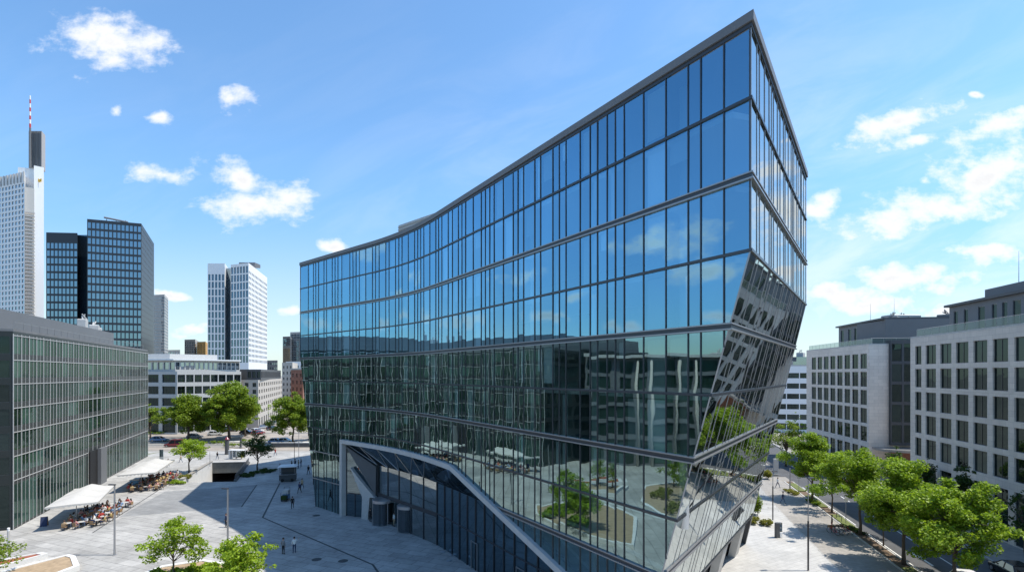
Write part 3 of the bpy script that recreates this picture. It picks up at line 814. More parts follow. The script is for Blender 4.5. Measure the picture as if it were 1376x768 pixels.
# louvred plant room on the roof
a = Vector((-17, 78)); u = Vector((.72, -.69)).normalized(); v = Vector((u.y, -u.x)); v = -v if v.y < 0 else v
q = MB(); q.prism([tuple(a), tuple(a + u * 14), tuple(a + u * 14 + v * 8), tuple(a + v * 8)], ROOF + .36, 41.2)
for k in range(9):
    z = ROOF + 2.4 + k * .4
    q.obox((a.x - v.x * .12, a.y - v.y * .12, z), (u.x * 14, u.y * 14, 0), (v.x * .1, v.y * .1, 0), (0, 0, .12))
q.build('roof_plant_room', 'off_white', gb, recalc=True)

# ------------------------------------------------------------------ left: green glass block with pale fins
A0 = Vector((-60.9, 63.6)); gd = Vector((-.378, .926)).normalized(); gl_len = 61.0; A1 = A0 + gd * gl_len; gs = Vector((-gd.y, gd.x)); gs = gs if gs.x < 0 else -gs
gg = thing('green_glass_block', 'low green glass office block with pale vertical fins behind the café canopies', 'office building', (A0.x, A0.y, 0))
fc = Facades(gg, 'glass_green', 'frame_dark'); fc.ft = .016; fc.ins = .006; q = MB()
N_ = 30; pit = gl_len / N_
ztop = 24.2; rows = [(5.95 + .75 + 2.95 * k, 5.95 + 2.93 + 2.95 * k) for k in range(6)]
rows = [(a, min(b, 23.75)) for a, b in rows]
cols = [(i * pit + .09, (i + 1) * pit - .09) for i in range(N_)]
ent = (12, 13, 14)
fc.wall(q, A0, A1, 0, ztop, cols, [(.25, 5.5)] + rows, depth=.02, fr=.03, mull=1, skip=lambda c, r: r == 0 and c in ent)
Asd = A0 + gs * 40
fd = Facades(gg, 'glass_dim_reflection', 'frame_dark'); fd.wall(q, Asd, A0, 0, ztop, [(k * 5 + .3, k * 5 + 4.7) for k in range(8)], [(.25, 5.5)] + rows, depth=.1, fr=.05, mull=2)
q.build('facade_wall', 'spandrel_dark', gg)
fc.finish(88); fd.finish(12)
q = MB(); e2 = A1 + gs * 40; q.face([(A1.x, A1.y, 0), (e2.x, e2.y, 0), (e2.x, e2.y, ztop), (A1.x, A1.y, ztop)]); q.face([(e2.x, e2.y, 0), (Asd.x, Asd.y, 0), (Asd.x, Asd.y, ztop), (e2.x, e2.y, ztop)]); q.build('rear_wall', 'cladding_grey', gg)
q = MB(); o = -gs
for i in range(N_ + 1):
    b = A0 + gd * (i * pit)
    q.obox((b.x - gd.x * .09, b.y - gd.y * .09, 0), (o.x * .06, o.y * .06, 0), (gd.x * .12, gd.y * .12, 0), (0, 0, ztop - .3))
    if i < N_ and i not in ent: b = b + gd * pit * .5; q.obox((b.x - gd.x * .025, b.y - gd.y * .025, 0), (o.x * .035, o.y * .035, 0), (gd.x * .05, gd.y * .05, 0), (0, 0, ztop - .32))
q.build('facade_fin', 'fin_metal', gg, recalc=True)
for k in range(7):
    z = 5.95 + 2.95 * k if k < 6 else 23.7
    q = MB(); q.obox((A0.x + o.x * .02, A0.y + o.y * .02, z - .05), (o.x * .06, o.y * .06, 0), (gd.x * gl_len, gd.y * gl_len, 0), (0, 0, .10)); q.build('floor_band', 'fin_metal', gg, recalc=True)
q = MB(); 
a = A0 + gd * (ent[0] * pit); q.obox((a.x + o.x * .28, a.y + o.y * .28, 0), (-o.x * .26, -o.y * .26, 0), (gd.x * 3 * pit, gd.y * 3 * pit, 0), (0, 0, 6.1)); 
q.build('entrance_shade_slab', 'black', gg, recalc=True)  # black slab standing before the wall; recess shade put into its colour
q = MB(); a = A0 + gd * (ent[1] * pit + 1.2); q.obox((a.x + o.x * .32, a.y + o.y * .32, 0), (o.x * .5, o.y * .5, 0), (gd.x * 2.9, gd.y * 2.9, 0), (0, 0, 6.2)); q.build('entrance_portal', 'cladding_grey', gg, recalc=True)
q = MB(); q.prism([tuple(A0 - gs * -.0), tuple(A1), tuple(e2), tuple(Asd)], ztop + .004, ztop + .3)
q.build('roof', 'roof_grey', gg)
s0, s1 = A0 + gs * 3.2 - gd * 0.0 + gd * 1.0, A0 + gs * 3.2 + gd * 49
q = MB(); q.prism([tuple(s0), tuple(s1), tuple(s1 + gs * 30), tuple(s0 + gs * 30)], ztop + .31, 27.4); q.build('roof_storey', 'cladding_grey', gg)
q = MB()
for k in range(26):
    b = A0 + gs * .3 + gd * (1 + k * 2.3); q.tube((b.x, b.y, ztop + .3), (b.x, b.y, ztop + 1.2), .025, n=4)
a, b = A0 + gs * .3 + gd, A0 + gs * .3 + gd * 59; q.tube((a.x, a.y, ztop + 1.2), (b.x, b.y, ztop + 1.2), .03, n=4)
q.build('roof_railing', 'grey_metal', gg)
def roof_bits(root, pts, z, seed, matn='off_white'):
    r = random.Random(seed)
    for p in pts:
        mm = MB(); w, l, h = r.uniform(1.2, 3), r.uniform(1, 2.2), r.uniform(.8, 1.8)
        mm.box((p[0], p[1], z + h / 2), (w, l, h), 0, r.uniform(0, 1), .12)
        for k in range(3): mm.tube((p[0] + r.uniform(-w, w) * .4, p[1] + r.uniform(-l, l) * .4, z + h), (p[0] + r.uniform(-.4, .4), p[1] + r.uniform(-.4, .4), z + h + r.uniform(.4, 1)), .1, n=6)
        mm.build('roof_unit', matn, root)
roof_bits(gg, [tuple(A0 + gs * 5 + gd * 44), tuple(A0 + gs * 6 + gd * 47), tuple(A0 + gs * 5 + gd * 38)], 27.4, 3)

# block that stands opposite, seen mirrored in the big facade
ob = thing('column_office_block', 'dark glass office block with pale columns, seen mirrored in the curved facade', 'office building', (-74, 30, 0))
b0, b1 = Vector((-82, -70)), Vector((-71.5, 57))
fc = Facades(ob, 'glass_green', 'frame_dark'); q = MB(); Lb = (b1 - b0).length
# facade faces +x: travel from b0 to b1 puts the outside on the right
fc.wall(q, b0, b1, 0, 22.5, grid(29, Lb, 3.6), [(.4, 5.2)] + [(6.2 + 3.3 * k, 8.7 + 3.3 * k) for k in range(5)], depth=.3, fr=.08, mull=2)
b2, b3 = Vector((-108, 42)), Vector((-118, -70))
for a, b in ((b1, b2), (b2, b3), (b3, b0)): q.face([(a.x, a.y, 0), (b.x, b.y, 0), (b.x, b.y, 22.5), (a.x, a.y, 22.5)])
q.build('facade_wall', 'cladding_grey', ob); fc.finish(100)
ou = (b1 - b0) / Lb; on = Vector((ou.y, -ou.x))
for k in range(28):
    p = b0 + ou * (2 + k * 4.3) + on * .8
    if p.y > -45: q = MB(); q.tube((p.x, p.y, 0), (p.x, p.y, 21.9), .28, n=10); q.build('column', 'cream_wall', ob, smooth=True)
q = MB(); q.prism([tuple(b0 + on * 1.4), tuple(b1 + on * 1.4), tuple(b2), tuple(b3)], 22.504, 23.1); q.build('roof', 'off_white', ob)
q = MB(); q.prism([tuple(b0 - on * 6 + ou * 6), tuple(b1 - on * 6 - ou * 34), tuple(b1 - on * 22 - ou * 34), tuple(b0 - on * 24 + ou * 6)], 23.11, 27.2); q.build('roof_storey', 'cream_wall', ob)
roof_bits(ob, [(-90, 24), (-88, 32), (-92, 6)], 23.1, 5)
# ------------------------------------------------------------------ right: two stone office buildings and the glass link
q = MB()
h0 = Vector((59.5, 77.8)); hd = Vector((-.2, -1)).normalized(); h1 = h0 + hd * 84
sb = thing('stone_office_building', 'pale stone office building with deep square windows, nearer the camera across the street', 'office building', (h0.x, h0.y, 0))
fc = Facades(sb, 'glass_stone', 'frame_dark'); Lh = 84
cols = [(1.26, 2.84)] + [(3.9 + 3.36 * k, 6.34 + 3.36 * k) for k in range(23)]
rows = [(7.1 + 3.32 * k, 9.76 + 3.32 * k) for k in range(5)]
g0 = [(.1, 6.0)]
fc.wall(q, h0, h1, 0, 24.3, cols, g0 + rows, depth=.24, fr=.09, mull=1)
hr = h0 + Vector((30, -6)); hb = h1 + Vector((30, -6))
fc2 = None
for a, b in ((h1, hb), (hb, hr), (hr, h0)): q.face([(a.x, a.y, 0), (b.x, b.y, 0), (b.x, b.y, 24.3), (a.x, a.y, 24.3)])
q.build('facade_wall', 'limestone', sb); fc.finish(100)
q = MB(); q.prism([tuple(h0), tuple(h1), tuple(hb), tuple(hr)], 24.304, 24.5); q.build('roof', 'kerb_stone', sb)
hn = Vector((hd.y, -hd.x)); hn = hn if hn.x < 0 else -hn      # towards the street
def penthouse(root, a, d, L, nrm, back0, back1, z0, z1, bays, seed, pane='glass_stone'):
    """set-back metal storey with tall windows"""
    a = a - nrm * back0; b = a + d * L
    fcx = Facades(root, pane, 'frame_mid'); mm = MB(); r = random.Random(seed)
    cs, x = [], 1.0
    while x < L - 2.2:
        w = r.choice((.9, 1.3, 1.6)); cs.append((x, x + w)); x += w + r.choice((.9, 1.3, 2.0))
    fcx.wall(mm, a, b, z0, z1, cs, [(z0 + .25, z1 - .7)], depth=.15, fr=.05, mull=0)
    w = back1 - back0; c, e = b - nrm * w, a - nrm * w
    for p, s in ((b, c), (c, e), (e, a)): mm.face([(p.x, p.y, z0), (s.x, s.y, z0), (s.x, s.y, z1), (p.x, p.y, z1)])
    mm.build('roof_storey', 'cladding_grey', root); fcx.finish(40)
    mm = MB(); o2 = nrm * .5; mm.prism([tuple(a + o2 - d * .4), tuple(b + o2), tuple(c - o2 * .2), tuple(e - o2 * .2 - d * .4)], z1 + .003, z1 + .32); mm.build('upper_roof', 'cladding_dark', root)
    return a, b
penthouse(sb, h0 + hd * 1.6, hd, 70, hn, 4.2, 15, 24.51, 28.6, 16, 4)
q = MB(); a = h0 + hd * 6 - hn * 6; b = a + hd * 60; q.prism([tuple(a), tuple(b), tuple(b - hn * 8), tuple(a - hn * 8)], 28.93, 30.4); q.build('plant_room', 'cladding_grey', sb)
def rail(root, a, b, z, h=1.0):
    L = (b - a).length; u = (b - a) / L; n = int(L / 1.8)
    mm = MB(); mm.face([(a.x, a.y, z + .05), (b.x, b.y, z + .05), (b.x, b.y, z + h - .05), (a.x, a.y, z + h - .05)]); g_ = mm.build('glass_balustrade', 'glass_rail', root)
    mm = MB(); mm.tube((a.x, a.y, z + h), (b.x, b.y, z + h), .03, n=5)
    for k in range(n + 1):
        p = a + u * (L * k / n); mm.tube((p.x, p.y, z), (p.x, p.y, z + h), .02, n=4)
    mm.build('handrail', 'pole_grey', g_)
rail(sb, h0 - hn * .7 + hd * .3, h0 - hn * .7 + hd * 70, 24.5, 1.05)
# rooftop sign: small pale letters on a frame, too far off to read
sg = thing('rooftop_sign', 'small pale lettering on a frame above the nearer stone building', 'sign', (0, 0, 0))
a = h0 - hn * 4 + hd * 19.5; sg.location = (a.x, a.y, 28.93)
q = MB(); q.tube((a.x, a.y, 29.2), (a.x + hd.x * 9, a.y + hd.y * 9, 29.2), .04, n=4); q.tube((a.x, a.y, 30.0), (a.x + hd.x * 9, a.y + hd.y * 9, 30.0), .04, n=4)
for k in range(7): p = a + hd * (k * 1.5); q.tube((p.x, p.y, 28.93), (p.x, p.y, 30.0), .04, n=4)
q.build('frame', 'grey_metal', sg)
r = random.Random(11)
for k in range(9):
    p = a + hd * (.4 + k * .95) + hn * .1; q = MB(); h = r.uniform(.5, .85)
    q.obox((p.x, p.y, 29.25), (hd.x * .12, hd.y * .12, 0), (hn.x * -.08, hn.y * -.08, 0), (0, 0, h)); q.obox((p.x + hd.x * .13, p.y + hd.y * .13, 29.25 + r.choice((0, h * .4, h - .13))), (hd.x * .45, hd.y * .45, 0), (hn.x * -.08, hn.y * -.08, 0), (0, 0, .13))
    q.build('letter', 'white_paint', sg, recalc=True)
def antenna(p, z, h, label):
    mm = MB(); mm.tube((p[0], p[1], z), (p[0], p[1], z + h), .05, .015, n=5); mm.box((p[0], p[1], z + .15), (.4, .4, .3)); tag(mm.build('antenna', 'pole_grey', loc=(p[0], p[1], z)), label, 'antenna')
antenna(tuple(h0 - hn * 8 + hd * 9), 30.4, 4.5, 'thin antenna rod on the nearer stone building roof')

w0 = Vector((66.0, 96.4)); wd = Vector((.15, 1)).normalized(); w1 = w0 + wd * 28
sw = thing('stone_wing_building', 'pale stone office building with a blank end wall, farther along the street', 'office building', (w0.x, w0.y, 0))
fc = Facades(sw, 'glass_stone', 'frame_dark'); q = MB()
fc.wall(q, w1, w0, 0, 24.4, [(28 - .65 - 3.15 * k - 2.35, 28 - .65 - 3.15 * k) for k in range(8)][::-1], [(.2, 5.4)] + [(6.4 + 3.4 * k, 9.2 + 3.4 * k) for k in range(5)], depth=.2, fr=.09, mull=1)
wr = w0 + Vector((24, -3.6)); wb = w1 + Vector((24, -3.6))
for a, b in ((w0, wr), (wr, wb), (wb, w1)): q.face([(a.x, a.y, 0), (b.x, b.y, 0), (b.x, b.y, 24.4), (a.x, a.y, 24.4)])
q.build('facade_wall', 'limestone', sw); fc.finish(100)
q = MB(); q.prism([tuple(w0), tuple(w1), tuple(wb), tuple(wr)], 24.404, 24.6); q.build('roof', 'kerb_stone', sw)
wn = Vector((-wd.y, wd.x)); wn = wn if wn.x < 0 else -wn
penthouse(sw, w0 + wd * 20, -wd, 18.5, wn, 3.6, 20, 24.61, 29.2, 6, 9)
q = MB(); a = w0 + wd * 1.5 - wn * 3.6; q.prism([(a.x, a.y), (a.x + 26, a.y - 3), (a.x + 26, a.y + 8), (a.x, a.y + 8)], 24.62, 29.0); q.build('roof_storey', 'cladding_grey', sw)
rail(sw, w1 - wn * .6, w0 - wn * .6, 24.6, 1.0); rail(sw, w0 - wn * .6 - wd * -.3, w0 + Vector((9, -1.0)), 24.62, 1.0)
roof_bits(sw, [(73, 100), (76, 101.5), (83, 100), (85.5, 101), (88, 100)], 29.0, 8, 'cladding_grey')
q = MB(); q.box((76.5, 102.5, 29.74), (6, 3, 1.5), 0, .1, .1); q.build('roof_unit', 'grey_metal', sw)
antenna((75, 109), 29.5, 4.2, 'thin antenna rod at the left end of the farther stone building roof')
antenna((73, 99.5), 29.0, 4.4, 'thin antenna rod in the middle of the farther stone building roof')
gk = thing('glass_link', 'dark glass link joining the two pale stone office buildings', 'building link', (70, 92, 0))
fc = Facades(gk, 'glass_stone', 'frame_dark'); q = MB()
fc.wall(q, (69.3, 95.3), (82.5, 92.2), 6.0, 25.2, grid(7, 13.55, 1.6), [(6.5 + 3.7 * k, 9.7 + 3.7 * k) for k in range(5)], depth=.12, fr=.05, mull=0)
q.face([(69.3, 95.8, 6), (69.3, 95.3, 6), (69.3, 95.3, 25.2), (69.3, 95.8, 25.2)]); q.face([(69.3, 95.3, 25.2), (82.5, 92.2, 25.2), (82.5, 93.8, 25.2), (69.3, 95.8, 25.2)])
q.build('facade_wall', 'cladding_dark', gk); fc.finish(100)
q = MB(); pts = [(66.2, 95.8)] + [(66.2 + 1.2 * k, 92.6 - 3.2 * math.sin(k / 10 * math.pi * .9)) for k in range(11)] + [(80, 95)]; q.prism(pts, 5.2, 5.6); q.build('curved_canopy', 'grey_metal', gk)
q = MB(); q.face([(69.3, 95.2, 0), (82.5, 92.1, 0), (82.5, 92.1, 5.2), (69.3, 95.2, 5.2)]); q.build('entrance_wall', 'brick_red', gk)

# white banded building at the end of the street
fw = thing('banded_white_building', 'white office building with dark ribbon windows at the end of the side street', 'office building', (95, 172, 0))
fc = Facades(fw, 'glass_stone', 'frame_dark'); q = MB(); p0, p1 = Vector((78, 172)), Vector((108, 165)); Lw = (p1 - p0).length
fc.wall(q, p0, p1, 0, 21.5, grid(8, Lw, 3.6), [(1, 3)] + [(4.2 + 3.35 * k, 5.9 + 3.35 * k) for k in range(5)], depth=.2, fr=.06, mull=1)
for a, b in ((p1, Vector((118, 190))), (Vector((118, 190)), Vector((86, 198))), (Vector((86, 198)), p0)): q.face([(a.x, a.y, 0), (b.x, b.y, 0), (b.x, b.y, 21.5), (a.x, a.y, 21.5)])
q.build('facade_wall', 'white_panel', fw); fc.finish(100)
q = MB(); q.prism([(78, 172), (108, 165), (118, 190), (86, 198)], 21.504, 21.9); q.build('roof', 'off_white', fw)
q = MB(); q.prism([(81, 175), (106, 169), (112, 186), (88, 192)], 21.91, 24.6); q.build('roof_storey', 'glass_pale', fw)
roof_bits(fw, [(86, 177), (92, 176), (97, 175), (101, 173)], 24.6, 2)

# ------------------------------------------------------------------ far left: mid-rise blocks and towers
def tower_pt(px, d): return Vector(((px - 688) / 700 * d, d))
def zpx(py, d): return EYE + (502 - py) * d / 700
def block(name, label, cat, poly, z1, specs, wall, pane, frame='frame_dark', z0=0.0, root=None, fin=True, limit=100, roof='roof_grey', depth=.25):
    """poly clockwise seen from the front so the outside is right of travel; specs {edge: (cols, rows, fr, mull)}"""
    if root is None: root = thing(name, label, cat, (poly[0][0], poly[0][1], 0))
    fcx = Facades(root, pane, frame); mm = MB(); n = len(poly)
    for i in range(n):
        a, b = Vector(poly[i]), Vector(poly[(i + 1) % n])
        if i in specs:
            cs, rs, fr, mu = specs[i]; fcx.wall(mm, a, b, z0, z1, cs((b - a).length) if callable(cs) else cs, rs, depth, 0, fr, mu)
        else: mm.face([(a.x, a.y, z0), (b.x, b.y, z0), (b.x, b.y, z1), (a.x, a.y, z1)])
    mm.build('wall', wall, root)
    if fin: fcx.finish(limit)
    mm = MB(); mm.face([(p[0], p[1], z1) for p in poly]); mm.build('roof', roof, root)
    return root, fcx
def rowset(z0, z1, n, frac, top=0.0): 
    p = (z1 - z0) / n; return [(z0 + p * k + p * (1 - frac) / 2, z0 + p * k + p * (1 + frac) / 2) for k in range(n)]
# mid-rise with grid of windows (two fronts)
g0_, g1_, g2_ = Vector((-140, 168)), tower_pt(238, 164), tower_pt(324, 178)
mid, f1 = block('grid_midrise', 'pale grey mid-rise office block with window grid behind the big trees', 'office building',
    [tuple(g0_), tuple(g1_), tuple(g2_), (-128, 215), (-165, 215)], 19.8,
    {0: (lambda L: grid(6, L, 4.6), [(.5, 4.2)] + rowset(4.6, 19.4, 4, .68), .12, 3), 1: (lambda L: grid(8, L, 2.1), [(.5, 4.2)] + rowset(4.6, 19.4, 4, .66), .12, 1)}, 'off_white', 'glass_stone', depth=.4)
u = (g2_ - g1_).normalized(); n = Vector((-u.y, u.x))
a = g1_ + n * 1.2 - u * .2; b = g2_ + n * 1.2; c0 = g0_ + Vector((0, 2))
block(None, None, None, [tuple(c0), tuple(a), tuple(b), (-127, 212), (-163, 212)], 23.3, {0: (lambda L: grid(16, L, 1.6), [(20.4, 22.7)], .06, 0), 1: (lambda L: grid(14, L, 1.0), [(20.4, 22.7)], .06, 0)}, 'off_white', 'glass_pale', z0=19.81, root=mid, limit=40)
q = MB(); q.prism([tuple(c0 + Vector((-1, -1.4))), tuple(a + Vector((0, -1.0))), tuple(b + Vector((1, -1))), (-127, 212), (-163, 212)], 23.31, 23.7); q.build('roof_edge', 'white_panel', mid)
q = MB(); q.prism([(-136, 174), (-113, 172), (-103, 182), (-122, 205), (-150, 205)], 23.71, 25.6); q.build('roof_storey', 'off_white', mid)
# second block, cream with small windows
k0, k1, k2 = tower_pt(326, 181), tower_pt(347, 180), tower_pt(379, 240)
crm, _ = block('cream_midrise', 'cream mid-rise block with small square windows right of the pale grey one', 'office building', [tuple(k0), tuple(k1), tuple(k2), (-128, 262), (-125, 200)], 16.9,
    {0: (lambda L: grid(2, L, 1.5), rowset(4.5, 16.4, 5, .6), .08, 1), 1: (lambda L: grid(12, L, 2.6), [(.3, 3.6)] + rowset(4.5, 16.4, 5, .55), .08, 1)}, 'cream_wall', 'glass_stone', depth=.3)
block(None, None, None, [(k0.x + .5, k0.y + 2), (k1.x - .3, k1.y + 2.5), (k2.x - 1, k2.y + 1), (-127, 260), (-124, 202)], 20.6, {1: (lambda L: grid(20, L, 1.8), [(17.6, 19.8)], .06, 0), 0: (lambda L: grid(3, L, 1.2), [(17.6, 19.8)], .06, 0)}, 'cladding_dark', 'glass_stone', z0=16.91, root=crm, limit=40)
# brick and cream houses between the trees and the big facade
bh, _ = block('brick_house', 'red brick house with arched windows beside the left end of the glass building', 'house', [tuple(tower_pt(391, 262)), tuple(tower_pt(407, 255)), tuple(tower_pt(414, 280)), tuple(tower_pt(394, 285))], 21, {0: (lambda L: grid(3, L, 1.1), rowset(3, 20, 5, .55), .1, 1)}, 'brick_red', 'glass_stone')
q = MB(); a, b = tower_pt(390.5, 261.5), tower_pt(407.5, 254.5); q.prism([tuple(a), tuple(b), tuple(tower_pt(414, 280)), tuple(tower_pt(394, 285))], 21.01, 21.8); q.build('cornice', 'cream_wall', bh)
ch, _ = block('cream_house', 'tall cream house with balconies left of the brick house', 'house', [tuple(tower_pt(379, 275)), tuple(tower_pt(393, 270)), tuple(tower_pt(400, 300)), tuple(tower_pt(384, 300))], 25, {0: (lambda L: grid(3, L, 1.0), rowset(3, 24, 7, .5), .1, 1)}, 'cream_wall', 'glass_stone')
wh, _ = block('white_house', 'white house with flat roof above the brick house', 'house', [tuple(tower_pt(384, 320)), tuple(tower_pt(412, 315)), tuple(tower_pt(416, 350)), tuple(tower_pt(388, 350))], 26.5, {0: (lambda L: grid(6, L, 1.2), rowset(3, 25, 7, .5), .1, 1)}, 'white_panel', 'glass_stone')
yh, _ = block('ochre_house', 'ochre house with red shutters, small between the trees at the avenue end', 'house', [tuple(tower_pt(379, 300)), tuple(tower_pt(388, 298)), tuple(tower_pt(388, 315)), tuple(tower_pt(379, 315))], 15, {0: (lambda L: grid(3, L, .9), rowset(2, 14, 4, .5), .1, 1)}, 'orange_panel', 'glass_stone')

# white tower with masts
d = 480
wt = thing('white_slab_tower', 'tall white office tower with red and white mast at the left edge', 'tower', (tower_pt(30, d).x, d, 0))
p = [tower_pt(-40, d + 20), tower_pt(33, d - 10), tower_pt(40, d + 40), tower_pt(-36, d + 60)]
block(None, None, None, [tuple(x) for x in p], zpx(236, d), {0: (lambda L: grid(17, L, L / 17 * .62), rowset(62, zpx(250, d), 27, .62), .1, 0)}, 'white_panel', 'glass_pale', z0=0, root=wt, limit=100, roof='white_panel', depth=.5)
q = MB()
for k in range(18):
    a = tower_pt(-40, d + 20).lerp(tower_pt(33, d - 10), k / 17); q.box((a.x, a.y - .6, zpx(243, d)), (.5, 1, 9))
q.build('crown_fins', 'off_white', wt)
q = MB(); q.prism([tuple(tower_pt(33.5, d - 8)), tuple(tower_pt(46, d - 4)), tuple(tower_pt(48, d + 30)), tuple(tower_pt(36, d + 30))], 0, zpx(255, d)); 
for k in range(40):
    a, b = tower_pt(33.6, d - 9), tower_pt(46, d - 5); z = 40 + k * 3.2; q.obox((a.x, a.y, z), ((b - a).x, (b - a).y, 0), (0, .8, 0), (0, 0, 1.1), 1)
q.build('recessed_bay', ['off_white', 'shaft_grey'], wt)
q = MB(); q.prism([tuple(tower_pt(24, d + 1)), tuple(tower_pt(45.6, d + 4)), tuple(tower_pt(45.6, d - 3)), tuple(tower_pt(59, d + 2)), tuple(tower_pt(59, d + 26)), tuple(tower_pt(24, d + 26))], 0, zpx(224, d)); q.build('core_slab', 'white_panel', wt)
q = MB(); q.prism([tuple(tower_pt(38.5, d + 3)), tuple(tower_pt(56, d + 3)), tuple(tower_pt(61, d + 12)), tuple(tower_pt(40, d + 20))], zpx(224, d) + .01, zpx(174, d))
for k in range(8):
    a = tower_pt(42 + k * 1.9, d + 2.6); q.box((a.x, a.y, (zpx(224, d) + zpx(174, d)) / 2), (.4, .5, zpx(174, d) - zpx(224, d) - 1), 1)
q.build('lift_shaft', ['shaft_grey', 'cladding_grey'], wt)
q = MB()
for k in range(18):
    a = tower_pt(40.5, d - .5); z0, z1 = zpx(226, d) + k * 3.7, zpx(226, d) + (k + 1) * 3.7
    q.tube((a.x, a.y, z0), (a.x, a.y, z1), 1.0 - .03 * k, n=6, m=k % 2 if k > 9 else 2)
q.build('mast', ['red_paint', 'white_paint', 'cladding_grey'], wt)
q = MB(); c = tower_pt(52.5, d - .6); z = zpx(243, d)
for k in range(4): q.obox((c.x - 2.6 + k * 1.3, c.y - .4, z - 1.6 + (.5 if k % 2 else 0)), (1.0, 0, 0), (0, .3, 0), (.3, 0, 2.8))
q.build('emblem', 'yellow_paint', wt, recalc=True)
# dark twin-block tower
d = 400
pa, pb, pc_ = tower_pt(117, d - 12), tower_pt(190, d), tower_pt(207, d + 62)
dt, _ = block('dark_glass_tower', 'dark steel and blue glass tower of two joined blocks behind the green block', 'tower', [tuple(pa), tuple(pb), tuple(pc_), tuple(tower_pt(135, d + 70))], zpx(294, d - 12),
    {0: (lambda L: grid(13, L, L / 13 * .8), rowset(16, zpx(303, d), 20, .76), .12, 0)}, 'tower_black', 'glass_tower', limit=100, roof='cladding_dark')
q = MB()
for k in range(28):
    z = 16 + k * 4.4
    if z < zpx(300, d): 
        o = Vector((pc_ - pb).normalized()); n = Vector((o.y, -o.x)); q.obox((pb.x + n.x * .1, pb.y + n.y * .1, z), (o.x * 62, o.y * 62, 0), (n.x * -.2, n.y * -.2, 0), (0, 0, .5))
q.build('side_ribs', 'cladding_dark', dt, recalc=True)
pa2, pb2 = tower_pt(62, d + 6), tower_pt(104, d + 8)
block(None, None, None, [tuple(pa2), tuple(pb2), tuple(tower_pt(108, d + 60)), tuple(tower_pt(70, d + 60))], zpx(312, d + 6), {0: (lambda L: grid(8, L, L / 8 * .8), rowset(16, zpx(322, d), 18, .76), .12, 0)}, 'tower_black', 'glass_tower', root=dt, limit=60, roof='cladding_dark')
q = MB(); q.prism([tuple(tower_pt(102, d + 14)), tuple(tower_pt(119, d + 14)), tuple(tower_pt(119, d + 50)), tuple(tower_pt(104, d + 50))], 0, zpx(309, d)); q.build('joining_core', 'glass_strip', dt)
q = MB(); a, b = tower_pt(140, d), tower_pt(172, d + 4); q.tube((a.x, a.y, zpx(292, d)), (b.x, b.y, zpx(296.5, d)), .7, n=6); 
for s in (.1, .5, .9): c = a.lerp(b, s); q.tube((c.x, c.y, zpx(300, d)), (c.x, c.y, zpx(294, d)), .3, n=5)
q.build('roof_beam', 'grey_metal', dt)
# white striped tower
d = 350
wa, wb_, wc, wd_ = tower_pt(279, d + 4), tower_pt(302, d + 4), tower_pt(310, d - 6), tower_pt(334, d - 12)
we = tower_pt(359, d + 40)
st, _ = block('white_striped_tower', 'white tower with tall dark window strips behind the mid-rise blocks', 'tower', [tuple(wc), tuple(wd_), tuple(we), tuple(tower_pt(330, d + 50))], zpx(353, d - 12),
    {0: (lambda L: grid(6, L, L / 6 * .7), rowset(26, zpx(356, d - 12), 12, .84), .1, 0), 1: (lambda L: grid(14, L, L / 14 * .55), rowset(26, zpx(364, d - 6), 18, .55), .1, 0)}, 'white_panel', 'glass_strip', limit=100, roof='white_panel')
block(None, None, None, [tuple(wa), tuple(wb_), tuple(tower_pt(312, d + 40)), tuple(tower_pt(290, d + 40))], zpx(352, d), {0: (lambda L: grid(5, L, L / 5 * .62), rowset(26, zpx(366, d), 12, .84), .1, 0)}, 'white_panel', 'glass_strip', root=st, limit=60, roof='white_panel')
q = MB(); q.prism([tuple(tower_pt(300, d + 12)), tuple(tower_pt(313, d + 8)), tuple(tower_pt(318, d + 30)), tuple(tower_pt(303, d + 30))], 0, zpx(356, d)); q.build('joining_core', 'glass_tower', st)
q = MB(); a = tower_pt(318, d + 8); q.box((a.x + 6, a.y + 6, zpx(350.5, d)), (11, 8, 2.4)); q.build('roof_unit', 'cladding_grey', st)
# small towers
def small_tower(name, label, px0, px1, py, d, wall, pane, n, m_, dx=6, fr=.7):
    a, b = tower_pt(px0, d), tower_pt(px1 - (px1 - px0) * .25, d - 4); c = tower_pt(px1, d + 25)
    return block(name, label, 'tower', [tuple(a), tuple(b), tuple(c), tuple(tower_pt(px0 + 3, d + 30))], zpx(py, d), {0: (lambda L: grid(n, L, L / n * fr), rowset(30, zpx(py, d) - 2, m_, fr), .1, 0), 1: (lambda L: grid(max(2, n // 2), L, L / max(2, n // 2) * fr), rowset(30, zpx(py, d) - 2, m_, fr), .1, 0)}, wall, pane, limit=60)[0]
small_tower('slim_glass_tower', 'slim pale blue tower just right of the dark tower', 206, 226, 396, 560, 'off_white', 'glass_tower', 9, 22)
small_tower('grey_apartment_tower', 'short grey apartment tower left of the striped tower', 248, 267, 456, 480, 'cream_wall', 'glass_pale', 6, 9)
small_tower('orange_apartment_tower', 'short ochre clad tower touching the grey apartment tower', 265, 280, 459, 470, 'orange_panel', 'glass_pale', 3, 9, fr=.35)
small_tower('blue_glass_tower', 'low pale blue glass tower at the left edge of the big facade', 380, 393, 452, 520, 'cladding_grey', 'glass_tower', 8, 14, fr=.85)
small_tower('stepped_glass_tower', 'stepped glass tower partly hidden behind the big facade', 390, 412, 446, 545, 'off_white', 'glass_pale', 8, 12, fr=.85)
